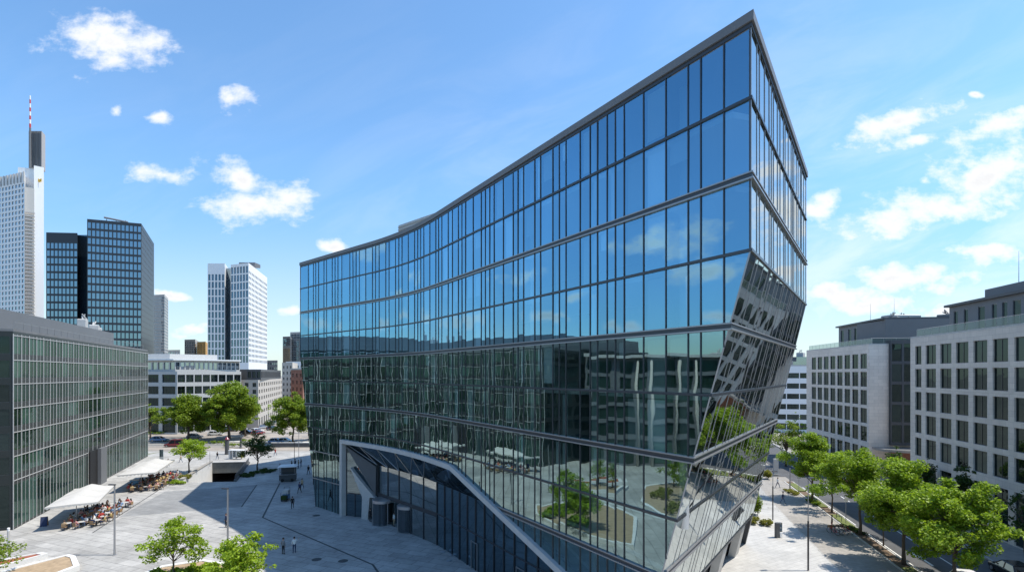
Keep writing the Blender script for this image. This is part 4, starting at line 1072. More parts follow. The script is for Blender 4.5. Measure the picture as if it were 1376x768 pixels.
# roofs far off close the horizon
r = random.Random(21)
for k, (px, w, py, d) in enumerate([(232, 20, 470, 620), (365, 16, 484, 420), (1048, 30, 492, 420)]):
    nm = ['grey slab block between the slim tower and the apartment towers', 'low grey block right of the striped tower', 'grey block low behind the banded white building'][k]
    a, b = tower_pt(px - w / 2, d), tower_pt(px + w / 2, d - 6)
    block('far_block', nm, 'building', [tuple(a), tuple(b), tuple(tower_pt(px + w / 2, d + 25)), tuple(tower_pt(px - w / 2, d + 25))], zpx(py, d), {0: (lambda L: grid(6, L, L / 6 * .6), rowset(4, zpx(py, d) - 1, 7, .5), .1, 0)}, ['off_white', 'cladding_grey', 'cream_wall'][k], 'glass_pale', limit=50)

# ------------------------------------------------------------------ trees and planting
def leaves_mesh(name, clumps, per, size, matn, seed, up=.5):
    g = np.random.default_rng(seed); P, S = [], []
    for (c, rad) in clumps:
        k = max(8, int(per * (rad[0] * rad[1] * rad[2]) ** (2 / 3) * rnd.uniform(.8, 1.25)))
        v = g.normal(size=(k, 3)); v /= np.linalg.norm(v, axis=1)[:, None]
        v *= (g.random(k) ** .42)[:, None]
        P.append(np.array(c) + v * np.array(rad))
    P = np.concatenate(P); n = len(P)
    nrm = g.normal(size=(n, 3)); nrm[:, 2] = np.abs(nrm[:, 2]) + up; nrm /= np.linalg.norm(nrm, axis=1)[:, None]
    a = np.cross(nrm, g.normal(size=(n, 3))); a /= np.linalg.norm(a, axis=1)[:, None]; b = np.cross(nrm, a)
    s = size * g.uniform(.6, 1.25, n)[:, None]
    V = np.stack([P - a * s * .6, P + b * s * .42 - a * s * .05 , P + a * s * .6 - nrm * s * .12, P - b * s * .42 - a * s * .05], 1).reshape(-1, 3)
    me = bpy.data.meshes.new(name); me.vertices.add(4 * n); me.vertices.foreach_set('co', V.ravel().astype(np.float32))
    me.loops.add(4 * n); me.loops.foreach_set('vertex_index', np.arange(4 * n, dtype=np.int32))
    me.polygons.add(n); me.polygons.foreach_set('loop_start', np.arange(0, 4 * n, 4, dtype=np.int32)); me.polygons.foreach_set('loop_total', np.full(n, 4, np.int32))
    me.materials.append(MATS[matn]); me.update(calc_edges=True)
    return me
def make_tree(name, label, H, Rc, base, trunk_r, matn, seed, per=150, leaf=.26, nclump=60, shape=1.0, lean=0.0, cat='tree', group=None, multi=1):
    """origin at the foot; crown from height base to H with radius Rc"""
    r = random.Random(seed); root = thing(name, label, cat, (0, 0, 0), group)
    cz = (base + H) / 2; rz = (H - base) / 2; clumps = []; mb = MB()
    lobes = [(r.uniform(0, 6.28), r.uniform(-.3, .9), r.uniform(.75, 1.12)) for _ in range(7)]
    for k in range(nclump):
        th = r.uniform(0, 6.283); ph = math.asin(r.uniform(-.85, 1)); q = r.uniform(.45, .95) if r.random() < .8 else r.uniform(.1, .5)
        dv = Vector((math.cos(th) * math.cos(ph), math.sin(th) * math.cos(ph), math.sin(ph)))
        f = .82
        for lt, lp, ls in lobes:
            lv = Vector((math.cos(lt) * math.cos(lp), math.sin(lt) * math.cos(lp), math.sin(lp))); w = max(0, dv.dot(lv)) ** 5; f += (ls - .82) * w * 1.3
        taper = 1.0 - .25 * max(0, dv.z) * shape + (.12 if dv.z < 0 else 0)
        c = Vector((dv.x * Rc * q * f * taper + lean * cz, dv.y * Rc * q * f * taper, cz + dv.z * rz * q * (.9 + .1 * f)))
        rad = Rc * r.choice((r.uniform(.09, .16), r.uniform(.16, .28)))
        clumps.append(((c.x, c.y, c.z), (rad * r.uniform(.9, 1.25), rad * r.uniform(.9, 1.25), rad * r.uniform(.55, .8))))
    for s in range(multi):
        off = Vector((r.uniform(-.3, .3), r.uniform(-.3, .3), 0)) if multi > 1 else Vector((0, 0, 0))
        top = Vector((lean * H * .7, 0, base + (H - base) * .62)); pts = [off + top * (i / 6) * 1.0 + Vector((r.uniform(-1, 1), r.uniform(-1, 1), 0)) * trunk_r * .6 * (i > 0) for i in range(7)]
        mb.path(pts, [trunk_r * (1.25 if i == 0 else 1 - .12 * i) for i in range(7)], n=8)
    for (c, rad) in clumps[::3]:
        st = r.uniform(.35, .85) * (base + (H - base) * .62); p0 = Vector((lean * st, 0, max(st, min(base * .9, st + .5)))); c = Vector(c)
        midp = p0.lerp(c, .5) + Vector((0, 0, .15 * (c - p0).length)); mb.path([p0, midp, c], [trunk_r * .38, trunk_r * .24, trunk_r * .08], n=5)
    mb.build('trunk', 'bark', root, smooth=True)
    me = leaves_mesh('crown', clumps, per, leaf, matn, seed); o = bpy.data.objects.new('crown', me); col.objects.link(o); o.parent = root
    return root
def plant(root, p, rz=0.0, s=1.0):
    root.location = Vector((p[0], p[1], p[2] if len(p) > 2 else 0)); root.rotation_euler = (0, 0, rz); root.scale = (s, s, s); return root
ST = 'street trees along the kerb'
plant(make_tree('street_tree', 'leafy street tree farthest along the kerb, over the parked bicycles row end', 10.6, 4.6, 1.9, .17, 'leaf_fresh', 31, group=ST, leaf=.215, per=450, nclump=72), (44.9, 78))
plant(make_tree('street_tree', 'narrow street tree squeezed between the farthest and the round one', 8.2, 3.2, 2.2, .12, 'leaf_fresh', 32, group=ST, nclump=40, per=190), (43.9, 71.5))
plant(make_tree('street_tree', 'rounded tall street tree behind the parked bicycles', 11.0, 4.6, 1.8, .17, 'leaf_fresh', 33, group=ST, leaf=.215, per=450, nclump=72), (41.1, 61.5))
plant(make_tree('street_tree', 'small low street tree with thin trunk between two larger ones', 7.8, 2.9, 2.3, .07, 'leaf_fresh', 34, group=ST, nclump=36, per=190), (41.0, 57.5))
plant(make_tree('street_tree', 'broad yellow green street tree second from the frame bottom', 10.7, 4.6, 1.6, .18, 'leaf_fresh', 35, group=ST, leaf=.215, per=465, nclump=84), (39.1, 52))
plant(make_tree('street_tree', 'wide spreading street tree overhanging the road, nearest the camera', 10.2, 4.6, 1.4, .17, 'leaf_fresh', 36, group=ST, leaf=.215, per=465, nclump=90), (38.9, 45.8))
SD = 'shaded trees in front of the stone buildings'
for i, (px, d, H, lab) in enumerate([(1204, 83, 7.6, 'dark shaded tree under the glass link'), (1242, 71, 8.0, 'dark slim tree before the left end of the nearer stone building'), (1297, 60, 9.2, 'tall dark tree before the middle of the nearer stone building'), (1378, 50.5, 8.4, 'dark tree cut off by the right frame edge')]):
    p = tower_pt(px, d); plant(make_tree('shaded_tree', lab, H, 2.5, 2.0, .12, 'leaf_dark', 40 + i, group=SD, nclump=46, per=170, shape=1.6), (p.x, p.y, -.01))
p = tower_pt(1056, 108); plant(make_tree('leafy_tree', 'mid green tree at the street end by the banded white building', 9.5, 4.0, 2.2, .2, 'leaf_mid', 50, per=130), (p.x, p.y, -.13))
p = tower_pt(1073, 112); plant(make_tree('columnar_tree', 'slim pointed tree rising behind the street trees', 12.3, 1.7, 1.5, .14, 'leaf_bright', 51, shape=2.5, nclump=40), (p.x, p.y, -.13))
p = tower_pt(1026, 128); plant(make_tree('leafy_tree', 'small tree showing past the slanted edge of the glass building', 8.5, 3.0, 2.2, .16, 'leaf_mid', 52, per=110), (p.x, p.y, -.13))
# trees beyond the plaza
plant(make_tree('plane_tree', 'largest tall crown before the pale mid-rise, right of its twin', 17.0, 8.6, 1.2, .42, 'leaf_mid', 60, per=130, leaf=.42, nclump=150, multi=1), (-82, 151))
plant(make_tree('plane_tree', 'lower broad tree at the left of the big crown', 13.4, 7.4, .6, .34, 'leaf_mid', 61, per=130, leaf=.40, nclump=130), (-92.5, 149))
p = tower_pt(330, 160); plant(make_tree('plane_tree', 'tree at the right shoulder of the big crown, before the cream block', 12, 5.0, 2.2, .3, 'leaf_mid', 62, per=110, leaf=.38, nclump=70), (p.x, p.y))
p = tower_pt(394, 142); plant(make_tree('plane_tree', 'tree standing next to the left edge of the glass building', 14.8, 6.2, 1.2, .3, 'leaf_mid', 63, per=130, leaf=.38, nclump=120), (p.x, p.y))
p = tower_pt(416, 150); plant(make_tree('plane_tree', 'dark tree half hidden by the left end of the glass building', 11, 4.5, 2.0, .3, 'leaf_dark', 64, per=80, leaf=.36, nclump=60), (p.x, p.y))
p = tower_pt(202, 150); plant(make_tree('plane_tree', 'tree behind the far end of the green glass block', 11, 3.8, 2.2, .25, 'leaf_mid', 65, per=90, leaf=.36, nclump=60), (p.x, p.y))
p = tower_pt(356, 200); plant(make_tree('young_tree', 'young tree on the avenue between the two big trees', 9, 2.9, 2.6, .15, 'leaf_bright', 66, per=80, leaf=.34, nclump=36), (p.x, p.y))
p = tower_pt(374, 240); plant(make_tree('young_tree', 'small tree at the end of the avenue by the cream block', 9, 3, 2.6, .15, 'leaf_mid', 67, per=70, leaf=.36, nclump=36), (p.x, p.y))
p = tower_pt(254, 100); plant(make_tree('plaza_tree', 'bright lime green tree beside the underpass wall', 6.9, 3.7, 2.2, .14, 'leaf_bright', 68, per=170, nclump=64, shape=.6), (p.x, p.y))
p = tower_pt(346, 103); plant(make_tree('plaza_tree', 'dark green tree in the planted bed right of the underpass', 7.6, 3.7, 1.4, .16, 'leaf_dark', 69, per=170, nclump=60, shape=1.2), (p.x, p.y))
# foreground trees in the plaza beds
p = tower_pt(233, 47.5); plant(make_tree('maple_tree', 'airy young maple at the bottom of the plaza, left of its neighbour', 5.8, 3.0, 1.3, .10, 'leaf_bright', 70, per=250, leaf=.20, nclump=64, shape=2.2), (p.x, p.y, .3))
p = tower_pt(327, 43); plant(make_tree('maple_tree', 'dense yellow green maple at the bottom, right of the airy one', 5.6, 3.1, 1.2, .11, 'leaf_bright', 71, per=330, leaf=.20, nclump=80, shape=1.3), (p.x, p.y, .3))
p = tower_pt(-10, 47); plant(make_tree('maple_tree', 'maple whose branch enters at the lower left corner', 4.6, 2.6, 1.2, .11, 'leaf_mid', 72, per=150, leaf=.2, nclump=40, shape=1.3), (p.x, p.y, .3))
for i, (x, y, H) in enumerate([(-43, 33, 6.8), (-48, 27, 6.0), (-39, 26, 5.6), (-52, 36, 5.8)]):
    plant(make_tree('maple_tree', ['full maple in the curved bed, mirrored in the facade', 'maple at the far left of the mirrored bed', 'low maple at the near end of the mirrored bed', 'maple behind the mirrored bed, next to the pale block'][i], H, 2.8, 1.2, .12, 'leaf_mid', 80 + i, per=120, leaf=.26, nclump=44), (x, y, .3))
# beds
MIRR = []
def bed(name, label, poly, soil, h=.45, w=.35, extra=None):
    root = thing(name, label, 'planter', (poly[0][0], poly[0][1], 0)); n = len(poly)
    ar = sum(poly[i][0] * poly[(i + 1) % n][1] - poly[(i + 1) % n][0] * poly[i][1] for i in range(n))
    if ar < 0: poly = poly[::-1]
    c = Vector((sum(p[0] for p in poly) / n, sum(p[1] for p in poly) / n)); inn = [tuple(Vector(p) + (c - Vector(p)).normalized() * w * 1.5) for p in poly]
    mm = MB()
    for i in range(n):
        j = (i + 1) % n; a, b, ci, di = poly[i], poly[j], inn[j], inn[i]
        mm.face([(a[0], a[1], h), (b[0], b[1], h), (ci[0], ci[1], h), (di[0], di[1], h)]); mm.face([(a[0], a[1], 0), (b[0], b[1], 0), (b[0], b[1], h), (a[0], a[1], h)])
        mm.face([(ci[0], ci[1], 0), (di[0], di[1], 0), (di[0], di[1], h), (ci[0], ci[1], h)])
    mm.build('rim', 'pale_concrete', root)
    mm = MB(); mm.face([(p[0], p[1], h - .08) for p in inn]); mm.build('soil_bed', soil, root)
    return root
bed('planter_bed', 'pale edged bed of bare tan soil at the lower left', [(-44.6, 53.2), (-45.6, 53.6), (-47.7, 50), (-49, 44), (-43, 44), (-41.9, 50.5)], 'dry_soil', .5)
bed('planter_bed', 'narrow bed of red mulch at the lower left corner', [(-48.0, 53.9), (-48.9, 54.2), (-52.5, 50.5), (-55, 46), (-52, 45), (-49.4, 50)], 'red_mulch', .5)
bed('planter_bed', 'long planted bed under the two foreground maples', [(-34, 50.6), (-31, 52.3), (-27, 50.8), (-20.4, 42), (-19, 36), (-30, 38), (-36, 44)], 'dry_soil', .45)
bed('planter_bed', 'curved tan bed with maples, mirrored in the facade', [(-34, 36), (-40, 40), (-50, 41), (-56, 37), (-55, 27), (-46, 21), (-36, 22), (-30, 28)], 'dry_soil', .45)
for i, (x, y, w) in enumerate([(-37, 34, 3.0), (-45, 37, 3.5), (-51, 33, 3.0), (-41, 28, 4.0), (-34, 28, 2.2)]):
    MIRR.append((x, y, w))
# shrubs
def shrub(label, p, rx, ry, h, matn, seed, per=900, leaf=.17, name='shrub', cat='shrub', rz=0.0):
    r = random.Random(seed); root = thing(name, label, cat, p, rz=rz); cl = []
    for k in range(int(14 + rx * ry * 9)):
        a, b = r.uniform(-1, 1), r.uniform(-1, 1); cl.append(((a * rx * .85, b * ry * .85, h * r.uniform(.35, .75)), (r.uniform(.25, .45), r.uniform(.25, .45), h * .3)))
    me = leaves_mesh('foliage', cl, per, leaf, matn, seed); o = bpy.data.objects.new('foliage', me); col.objects.link(o); o.parent = root
    mm = MB()
    for k in range(5): x, y = r.uniform(-.6, .6) * rx, r.uniform(-.6, .6) * ry; mm.path([(x * .6, y * .6, 0), (x, y, h * .6)], [.04, .015], n=5)
    s = mm.build('stem', 'bark', None); s.parent = root
    return root
p = at(1022, 706); shrub('clipped low hedge bed beside the slanted glass wall', (p.x, p.y + .8, 0), 1.7, .9, .85, 'leaf_olive', 90, name='hedge', cat='hedge', rz=-.6)
p = at(1016, 694); shrub('round tall shrub against the slanted glass wall', (p.x + .2, p.y + 1, 0), .9, .9, 2.9, 'leaf_mid', 91)
p = at(1030, 643); shrub('pale shrub farther along the slanted glass wall', (p.x, p.y, 0), .8, .8, 1.6, 'leaf_olive', 92)
p = at(1060, 650); shrub('yellowish shrub patch at the kerb near the sign posts', (44.6, 83, .03), .6, 1.6, .5, 'leaf_olive', 93)
shrub('low green planting under the farthest street tree', (44.2, 76.4, .03), .5, 1.6, .5, 'leaf_mid', 94)
shrub('dark groundcover at the foot of the rounded street tree', (41.4, 63.2, .03), .5, 2.0, .4, 'leaf_dark', 95)
p = at(233, 650); shrub('low bushy planting left of the underpass wall', (p.x, p.y, 0), 2.2, .8, .7, 'leaf_bright', 96)
p = at(258, 644); shrub('mixed flower bed against the white underpass wall', (p.x - 1.2, p.y, 0), .9, .7, 1.0, 'leaf_olive', 97)
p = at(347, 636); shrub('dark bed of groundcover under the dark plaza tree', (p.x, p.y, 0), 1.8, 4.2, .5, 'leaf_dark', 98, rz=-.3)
for i, (px, py, w) in enumerate([(287, 596, 5), (345, 594, 5), (312, 600, 2.4), (205, 583, 4), (265, 604, 3.5)]):
    p = at(px, py); shrub(['clipped dark hedge under the left big tree', 'clipped dark hedge right of the big trunk', 'small hedge by the shelter', 'low hedge before the mid-rise entrance', 'strip of low shrubs behind the lime green tree'][i], (p.x, p.y, 0), w, .7, 1.0, 'leaf_mid', 100 + i, per=120, leaf=.26, name='hedge', cat='hedge')
for i, (x, y, w) in enumerate([(-28, 48.4, 2.6), (-31.5, 47, 2.2), (-24, 44, 2.0)]):
    shrub(['grassy undergrowth below the airy maple', 'bright undergrowth left of the airy maple', 'undergrowth below the dense maple'][i], (x, y, .37), w, 1.2, .9, 'leaf_bright', 110 + i, leaf=.2)

for i, (x, y, w) in enumerate(MIRR):
    shrub(['low grassy clump at the front of the mirrored bed', 'wide grassy clump at the back of the mirrored bed', 'grassy clump beside the mirrored maples', 'broad low planting in the middle of the mirrored bed', 'small clump at the near rim of the mirrored bed'][i], (x, y, .37), w, 1.6, .8, 'leaf_olive', 130 + i, per=300, leaf=.22)
# ------------------------------------------------------------------ people
def body_mesh(name, joints, bones, radii):
    me = bpy.data.meshes.new(name + '_tmp'); names = list(joints); ix = {n: i for i, n in enumerate(names)}
    me.from_pydata([joints[n] for n in names], [(ix[a], ix[b]) for a, b in bones], [])
    o = bpy.data.objects.new('tmp', me); col.objects.link(o)
    o.modifiers.new('s', 'SKIN')
    for n in names:
        s = me.skin_vertices[0].data[ix[n]]; r = radii[n]; s.radius = r if isinstance(r, tuple) else (r, r); s.use_root = (n == 'pelvis')
    sd = o.modifiers.new('d', 'SUBSURF'); sd.levels = 1; sd.render_levels = 1
    bpy.context.view_layer.update(); dg = bpy.context.evaluated_depsgraph_get()
    r = bpy.data.meshes.new_from_object(o.evaluated_get(dg)); r.name = name
    bpy.data.objects.remove(o); bpy.data.meshes.remove(me)
    r.polygons.foreach_set('use_smooth', [True] * len(r.polygons))
    return r
BONES = [('pelvis', 'waist'), ('waist', 'chest'), ('chest', 'neck'), ('neck', 'chin'), ('chin', 'head'), ('head', 'crown')]
for s in 'lr': BONES += [('chest', 'sh' + s), ('sh' + s, 'el' + s), ('el' + s, 'wr' + s), ('wr' + s, 'ha' + s), ('ha' + s, 'fi' + s), ('pelvis', 'hip' + s), ('hip' + s, 'kn' + s), ('kn' + s, 'an' + s), ('an' + s, 'to' + s)]
RAD = dict(pelvis=(.15, .115), waist=(.135, .10), chest=(.165, .115), neck=.055, chin=.065, head=(.082, .10), crown=.06)
for s in 'lr': RAD.update({'sh' + s: .062, 'el' + s: .045, 'wr' + s: .032, 'ha' + s: (.045, .022), 'fi' + s: (.03, .014), 'hip' + s: .09, 'kn' + s: .06, 'an' + s: .042, 'to' + s: (.045, .03)})
def joints(pose):
    """y forward"""
    J = dict(pelvis=(0, 0, .95), waist=(0, 0, 1.12), chest=(0, .01, 1.34), neck=(0, .01, 1.49), chin=(0, .03, 1.56), head=(0, .035, 1.64), crown=(0, .02, 1.72))
    for s, x in (('l', -1), ('r', 1)):
        J['sh' + s] = (x * .19, 0, 1.40); J['hip' + s] = (x * .09, 0, .90)
        if pose == 'walk':
            f = x; J['el' + s] = (x * .24, -.10 * f, 1.13); J['wr' + s] = (x * .23, .05 - .17 * f, .91); J['ha' + s] = (x * .23, .08 - .2 * f, .84); J['fi' + s] = (x * .22, .1 - .21 * f, .76)
            J['kn' + s] = (x * .10, .18 * f + .04, .50); J['an' + s] = (x * .10, .30 * f if f > 0 else -.36, .09 if f > 0 else .16); J['to' + s] = (x * .11, .30 * f + .17 if f > 0 else -.22, .04 if f > 0 else .05)
        elif pose == 'stand' or pose == 'wave':
            J['el' + s] = (x * .25, -.03, 1.13); J['wr' + s] = (x * .24, .07, .90); J['ha' + s] = (x * .24, .09, .83); J['fi' + s] = (x * .23, .10, .75)
            J['kn' + s] = (x * .11, .02, .49); J['an' + s] = (x * .12, -.01, .08); J['to' + s] = (x * .14, .15, .035)
            if pose == 'wave' and x > 0: J['elr'] = (.38, .12, 1.28); J['wrr'] = (.46, .30, 1.40); J['har'] = (.48, .36, 1.44); J['fir'] = (.50, .43, 1.48)
        elif pose == 'sit':
            J['el' + s] = (x * .25, .08, 1.14); J['wr' + s] = (x * .17, .30, 1.10); J['ha' + s] = (x * .14, .36, 1.11); J['fi' + s] = (x * .11, .43, 1.11)
            J['kn' + s] = (x * .12, .42, .95); J['an' + s] = (x * .12, .40, .53); J['to' + s] = (x * .13, .56, .49)
    if pose == 'sit': J = {k: (a, b, c - .45) for k, (a, b, c) in J.items()}
    return J
POSES = {p: body_mesh('person_' + p, joints(p), BONES, RAD) for p in ('walk', 'stand', 'wave', 'sit')}
HEADZ = {'walk': 0, 'stand': 0, 'wave': 0, 'sit': -.45}
def face_and_dress(me, pose, top, bot, shoe='black', skirt=False):
    me = me.copy()
    for n in ('skin', 'cloth_' + top, 'cloth_' + bot, 'cloth_' + shoe): me.materials.append(MATS[n])
    dz = HEADZ[pose]; J = joints(pose); ids = []
    for p in me.polygons:
        c = p.center; z = c.z - dz; m_ = 1
        hand = any((Vector(J[k]) - c).length < .10 for k in ('hal', 'har', 'fil', 'fir'))
        fore = any((Vector(J[k]) - c).length < .13 for k in ('wrl', 'wrr'))
        if z > 1.47: m_ = 0
        elif hand or (fore and top in ('white', 'blue', 'pink')): m_ = 0
        else:
            arm = abs(c.x) > .185 and z > .95 and pose != 'sit'
            if pose == 'sit':
                m_ = 2 if (c.z < .56 and c.y < .2) or (c.y >= .14 and c.z < .60) else 1
                if c.z < .10: m_ = 3
            else:
                m_ = 1 if z > .97 or arm or (abs(c.x) > .18 and z > .75) else 2
                if c.z < .10: m_ = 3
        ids.append(m_)
    me.polygons.foreach_set('material_index', ids); return me
def hair_mesh(z0, long=False):
    mm = MB(); n = 10
    prof = [(.088, -.06), (.104, .0), (.098, .055), (.065, .10), (.02, .118)]
    mm.lathe((0, .008, 1.655 + z0), prof, n)
    if long: mm.lathe((0, -.05, 1.52 + z0), [(.04, -.12), (.085, -.05), (.092, .06), (.06, .12)], n)
    return mm
FEAT = {}
def person(label, pose, top, bot, p, rz, hair='hair', long=False, s=1.0, extra=None, group=None):
    me = face_and_dress(POSES[pose], pose, top, bot)
    root = bpy.data.objects.new('person', me); col.objects.link(root); root.location = Vector((p[0], p[1], p[2] if len(p) > 2 else 0)); root.rotation_euler = (0, 0, rz); root.scale = (s, s, s)
    tag(root, label, 'person', group)
    h = hair_mesh(HEADZ[pose], long).mesh('hair', hair, True); o = bpy.data.objects.new('hair', h); col.objects.link(o); o.parent = root
    z = HEADZ[pose]; mm = MB()
    mm.path([(0, .125, 1.655 + z), (0, .155, 1.615 + z), (0, .13, 1.605 + z)], [.008, .016, .01], n=5, m=0)
    for x in (-.035, .035): mm.box((x, .122, 1.655 + z), (.022, .012, .012), 1)
    mm.box((0, .118, 1.57 + z), (.045, .012, .01), 2)
    for x in (-.09, .09): mm.box((x, .03, 1.64 + z), (.018, .035, .055), 0, 0, .004)
    f = mm.mesh('face', ['skin', 'hair', 'cloth_pink']); o = bpy.data.objects.new('face', f); col.objects.link(o); o.parent = root
    return root
g_ = lambda px, py: at(px, py)
person('lone person in dark dress standing on the sunny paving by the shadow edge', 'stand', 'navy', 'black', g_(304, 708), 2.6, long=True)
person('person in pale blue shirt and dark trousers, left of the pair in the shade', 'stand', 'grey', 'black', g_(380.5, 744), -.4)
person('person in white shirt gesturing with one arm, right of the pair', 'wave', 'white', 'navy', g_(395.5, 742.5), .5)
person('dark dressed person walking alone in the shade near the trolley', 'walk', 'black', 'black', g_(393, 683), .3)
person('dark dressed person walking beside another, nearer the trolley', 'walk', 'navy', 'black', g_(402.5, 662), 2.9)
person('person in brown top walking just behind a dark dressed one', 'walk', 'tan', 'black', g_(406, 656.5), 3.0)
person('person in black near the left end of the glass building', 'walk', 'black', 'black', g_(414.5, 637), 3.0)
person('person standing left of the food kiosk', 'stand', 'black', 'denim', g_(376, 634.5), -1.3)
for i, (px, py, tp) in enumerate([(392, 630, 'black'), (397, 628, 'navy'), (401, 629, 'tan'), (404.5, 627, 'black')]):
    person(['person in black queueing right behind the kiosk', 'person in navy second in the kiosk queue', 'person in tan top third in the kiosk queue', 'last person in black at the end of the kiosk queue'][i], 'stand', tp, 'denim', g_(px, py), 1.6, group='queue at the food kiosk')
person('dark dressed person leaning by the slanted pale column at the entrance', 'stand', 'black', 'black', g_(497.5, 700.5), -.6)
person('person in white shirt between the two revolving doors', 'stand', 'white', 'tan', g_(530, 706.5), 2.5)
person('person in dark clothes sitting by the parked bicycles', 'stand', 'black', 'red', g_(1118, 710.5), 1.0)

# ------------------------------------------------------------------ café under the two canopies
def chair_proto():
    root = thing('cafe_chair', 'woven café chair', 'chair')
    mm = MB(); mm.box((0, 0, .44), (.44, .44, .05), 0, 0, .015); mm.build('seat', 'wicker', root)
    mm = MB(); mm.box((0, -.21, .70), (.42, .04, .34), 0, 0, .01); mm.build('backrest', 'wicker', root)
    for x in (-.19, .19):
        for y in (-.19, .19): mm = MB(); mm.tube((x, y, 0), (x, y, .42), .018, n=5); mm.build('leg', 'pole_dark', root)
    return root
def table_proto():
    root = thing('cafe_table', 'round café table', 'table')
    mm = MB(); mm.lathe((0, 0, 0), [(.38, .71), (.40, .72), (.40, .74), (.38, .75)], 14); mm.build('table_top', 'off_white', root)
    mm = MB(); mm.lathe((0, 0, 0), [(.24, 0), (.22, .03), (.035, .05), (.03, .71)], 10); mm.build('pedestal', 'pole_dark', root)
    return root
CH, TB = chair_proto(), table_proto()
GUESTS = {}
gcols = [('white', 'denim'), ('navy', 'black'), ('red', 'denim'), ('tan', 'black'), ('black', 'denim'), ('blue', 'tan'), ('pink', 'denim'), ('yellow', 'navy')]
for i, (a, b) in enumerate(gcols): GUESTS[i] = person('guest', 'sit', a, b, (0, 0, 0), 0, long=i % 2 == 0)
gname = ['white', 'navy', 'red', 'tan', 'black', 'light blue', 'pink', 'mustard']
def cafe(a, b, w, rows, cols, which, seed):
    """tables in a grid from a along a->b, w = sideways vector"""
    r = random.Random(seed); a, b, w = Vector(a), Vector(b), Vector(w)
    grp = 'café guests under the %s canopy' % which
    for i in range(cols):
        for j in range(rows):
            c = a.lerp(b, (i + .5) / cols) + w * ((j + .5) / rows) + Vector((r.uniform(-.15, .15), r.uniform(-.15, .15)))
            place(TB, (c.x, c.y, 0), 0, 'round pale café table under the %s white canopy' % which, 'café tables under the %s canopy' % which)
            a0 = r.uniform(0, 6.28); n = r.choice((2, 3, 3, 4))
            for k in range(n):
                t = a0 + k * 6.283 / n; q_ = c + Vector((math.cos(t), math.sin(t))) * .78; rz = math.atan2(c.x - q_.x, -(c.y - q_.y)) 
                rz = math.atan2(-(c.x - q_.x), c.y - q_.y)
                place(CH, (q_.x, q_.y, 0), rz, 'brown woven café chair at a table of the %s white canopy' % which, 'café chairs under the %s canopy' % which)
                if r.random() < .86:
                    gi = r.randrange(8); s_ = q_ + (q_ - c).normalized() * .02
                    place(GUESTS[gi], (s_.x, s_.y, 0), rz, 'seated café guest in a %s top under the %s white canopy' % (gname[gi], which), '%s, %s top' % (grp, gname[gi]))
def canopy(label, pts, seed, z=2.95):
    """stretched square canopy, corner order front-left, front-right, back-right, back-left"""
    A, B, Cc, D = [Vector((p[0], p[1], z)) for p in pts]; root = thing('cafe_canopy', label, 'canopy', (A.x, A.y, 0)); r = random.Random(seed)
    nx, ny = 24, 10; mm = MB(); V = []
    for i in range(nx + 1):
        for j in range(ny + 1):
            s, t = i / nx, j / ny; p_ = A.lerp(B, s).lerp(D.lerp(Cc, s), t)
            pk = 0
            for cx in (.18, .5, .82): pk += .85 * max(0, 1 - math.hypot((s - cx) * 3.0, (t - .5) * 1.0) / .62) ** 1.5
            V.append(p_ + Vector((0, 0, pk - .10 * math.sin(s * math.pi * 3) ** 2 * (abs(t - .5) * 2) ** 3)))
    F_ = [(i * (ny + 1) + j, (i + 1) * (ny + 1) + j, (i + 1) * (ny + 1) + j + 1, i * (ny + 1) + j + 1) for i in range(nx) for j in range(ny)]
    mm.add(V, F_); fab = mm.build('fabric', 'canvas', root, smooth=True)
    mm = MB()
    edge = [i * (ny + 1) for i in range(nx + 1)] + [nx * (ny + 1) + j for j in range(1, ny + 1)] + [i * (ny + 1) + ny for i in range(nx - 1, -1, -1)] + list(range(ny - 1, 0, -1))
    for a, b in zip(edge, edge[1:] + edge[:1]): mid_ = (V[a] + V[b]) / 2; mm.face([V[a], V[b], V[b] - Vector((0, 0, .16)), mid_ - Vector((0, 0, .30)), V[a] - Vector((0, 0, .16))])
    mm.build('valance', 'canvas', root)
    for cx in (.18, .5, .82):
        p_ = A.lerp(B, cx).lerp(D.lerp(Cc, cx), .5); mm = MB(); mm.tube((p_.x, p_.y, 0), (p_.x, p_.y, z + .45), .045, n=8); mm.box((p_.x, p_.y, .06), (.7, .7, .12), 0, 0, .03); mm.build('post', 'pole_grey', root)
    return root
ca = [(-56.2, 62.6), (-52.0, 65.4), (-57.6, 75.6), (-61.2, 72.9)]
canopy('large white canopy over café tables, nearer of the two', [ca[1], ca[2], ca[3], ca[0]], 1)
cafe((-54.9, 62.6), (-58.6, 73.4), (3.9, 2.0), 3, 6, 'nearer', 5)
cb = [(-62.6, 82.6), (-58.2, 85.0), (-63.2, 97.6), (-67.6, 95.6)]
canopy('long white canopy over café tables, farther of the two', [cb[1], cb[2], cb[3], cb[0]], 2)
cafe((-61.6, 82.6), (-65.8, 95.0), (4.4, 2.0), 3, 6, 'farther', 6)
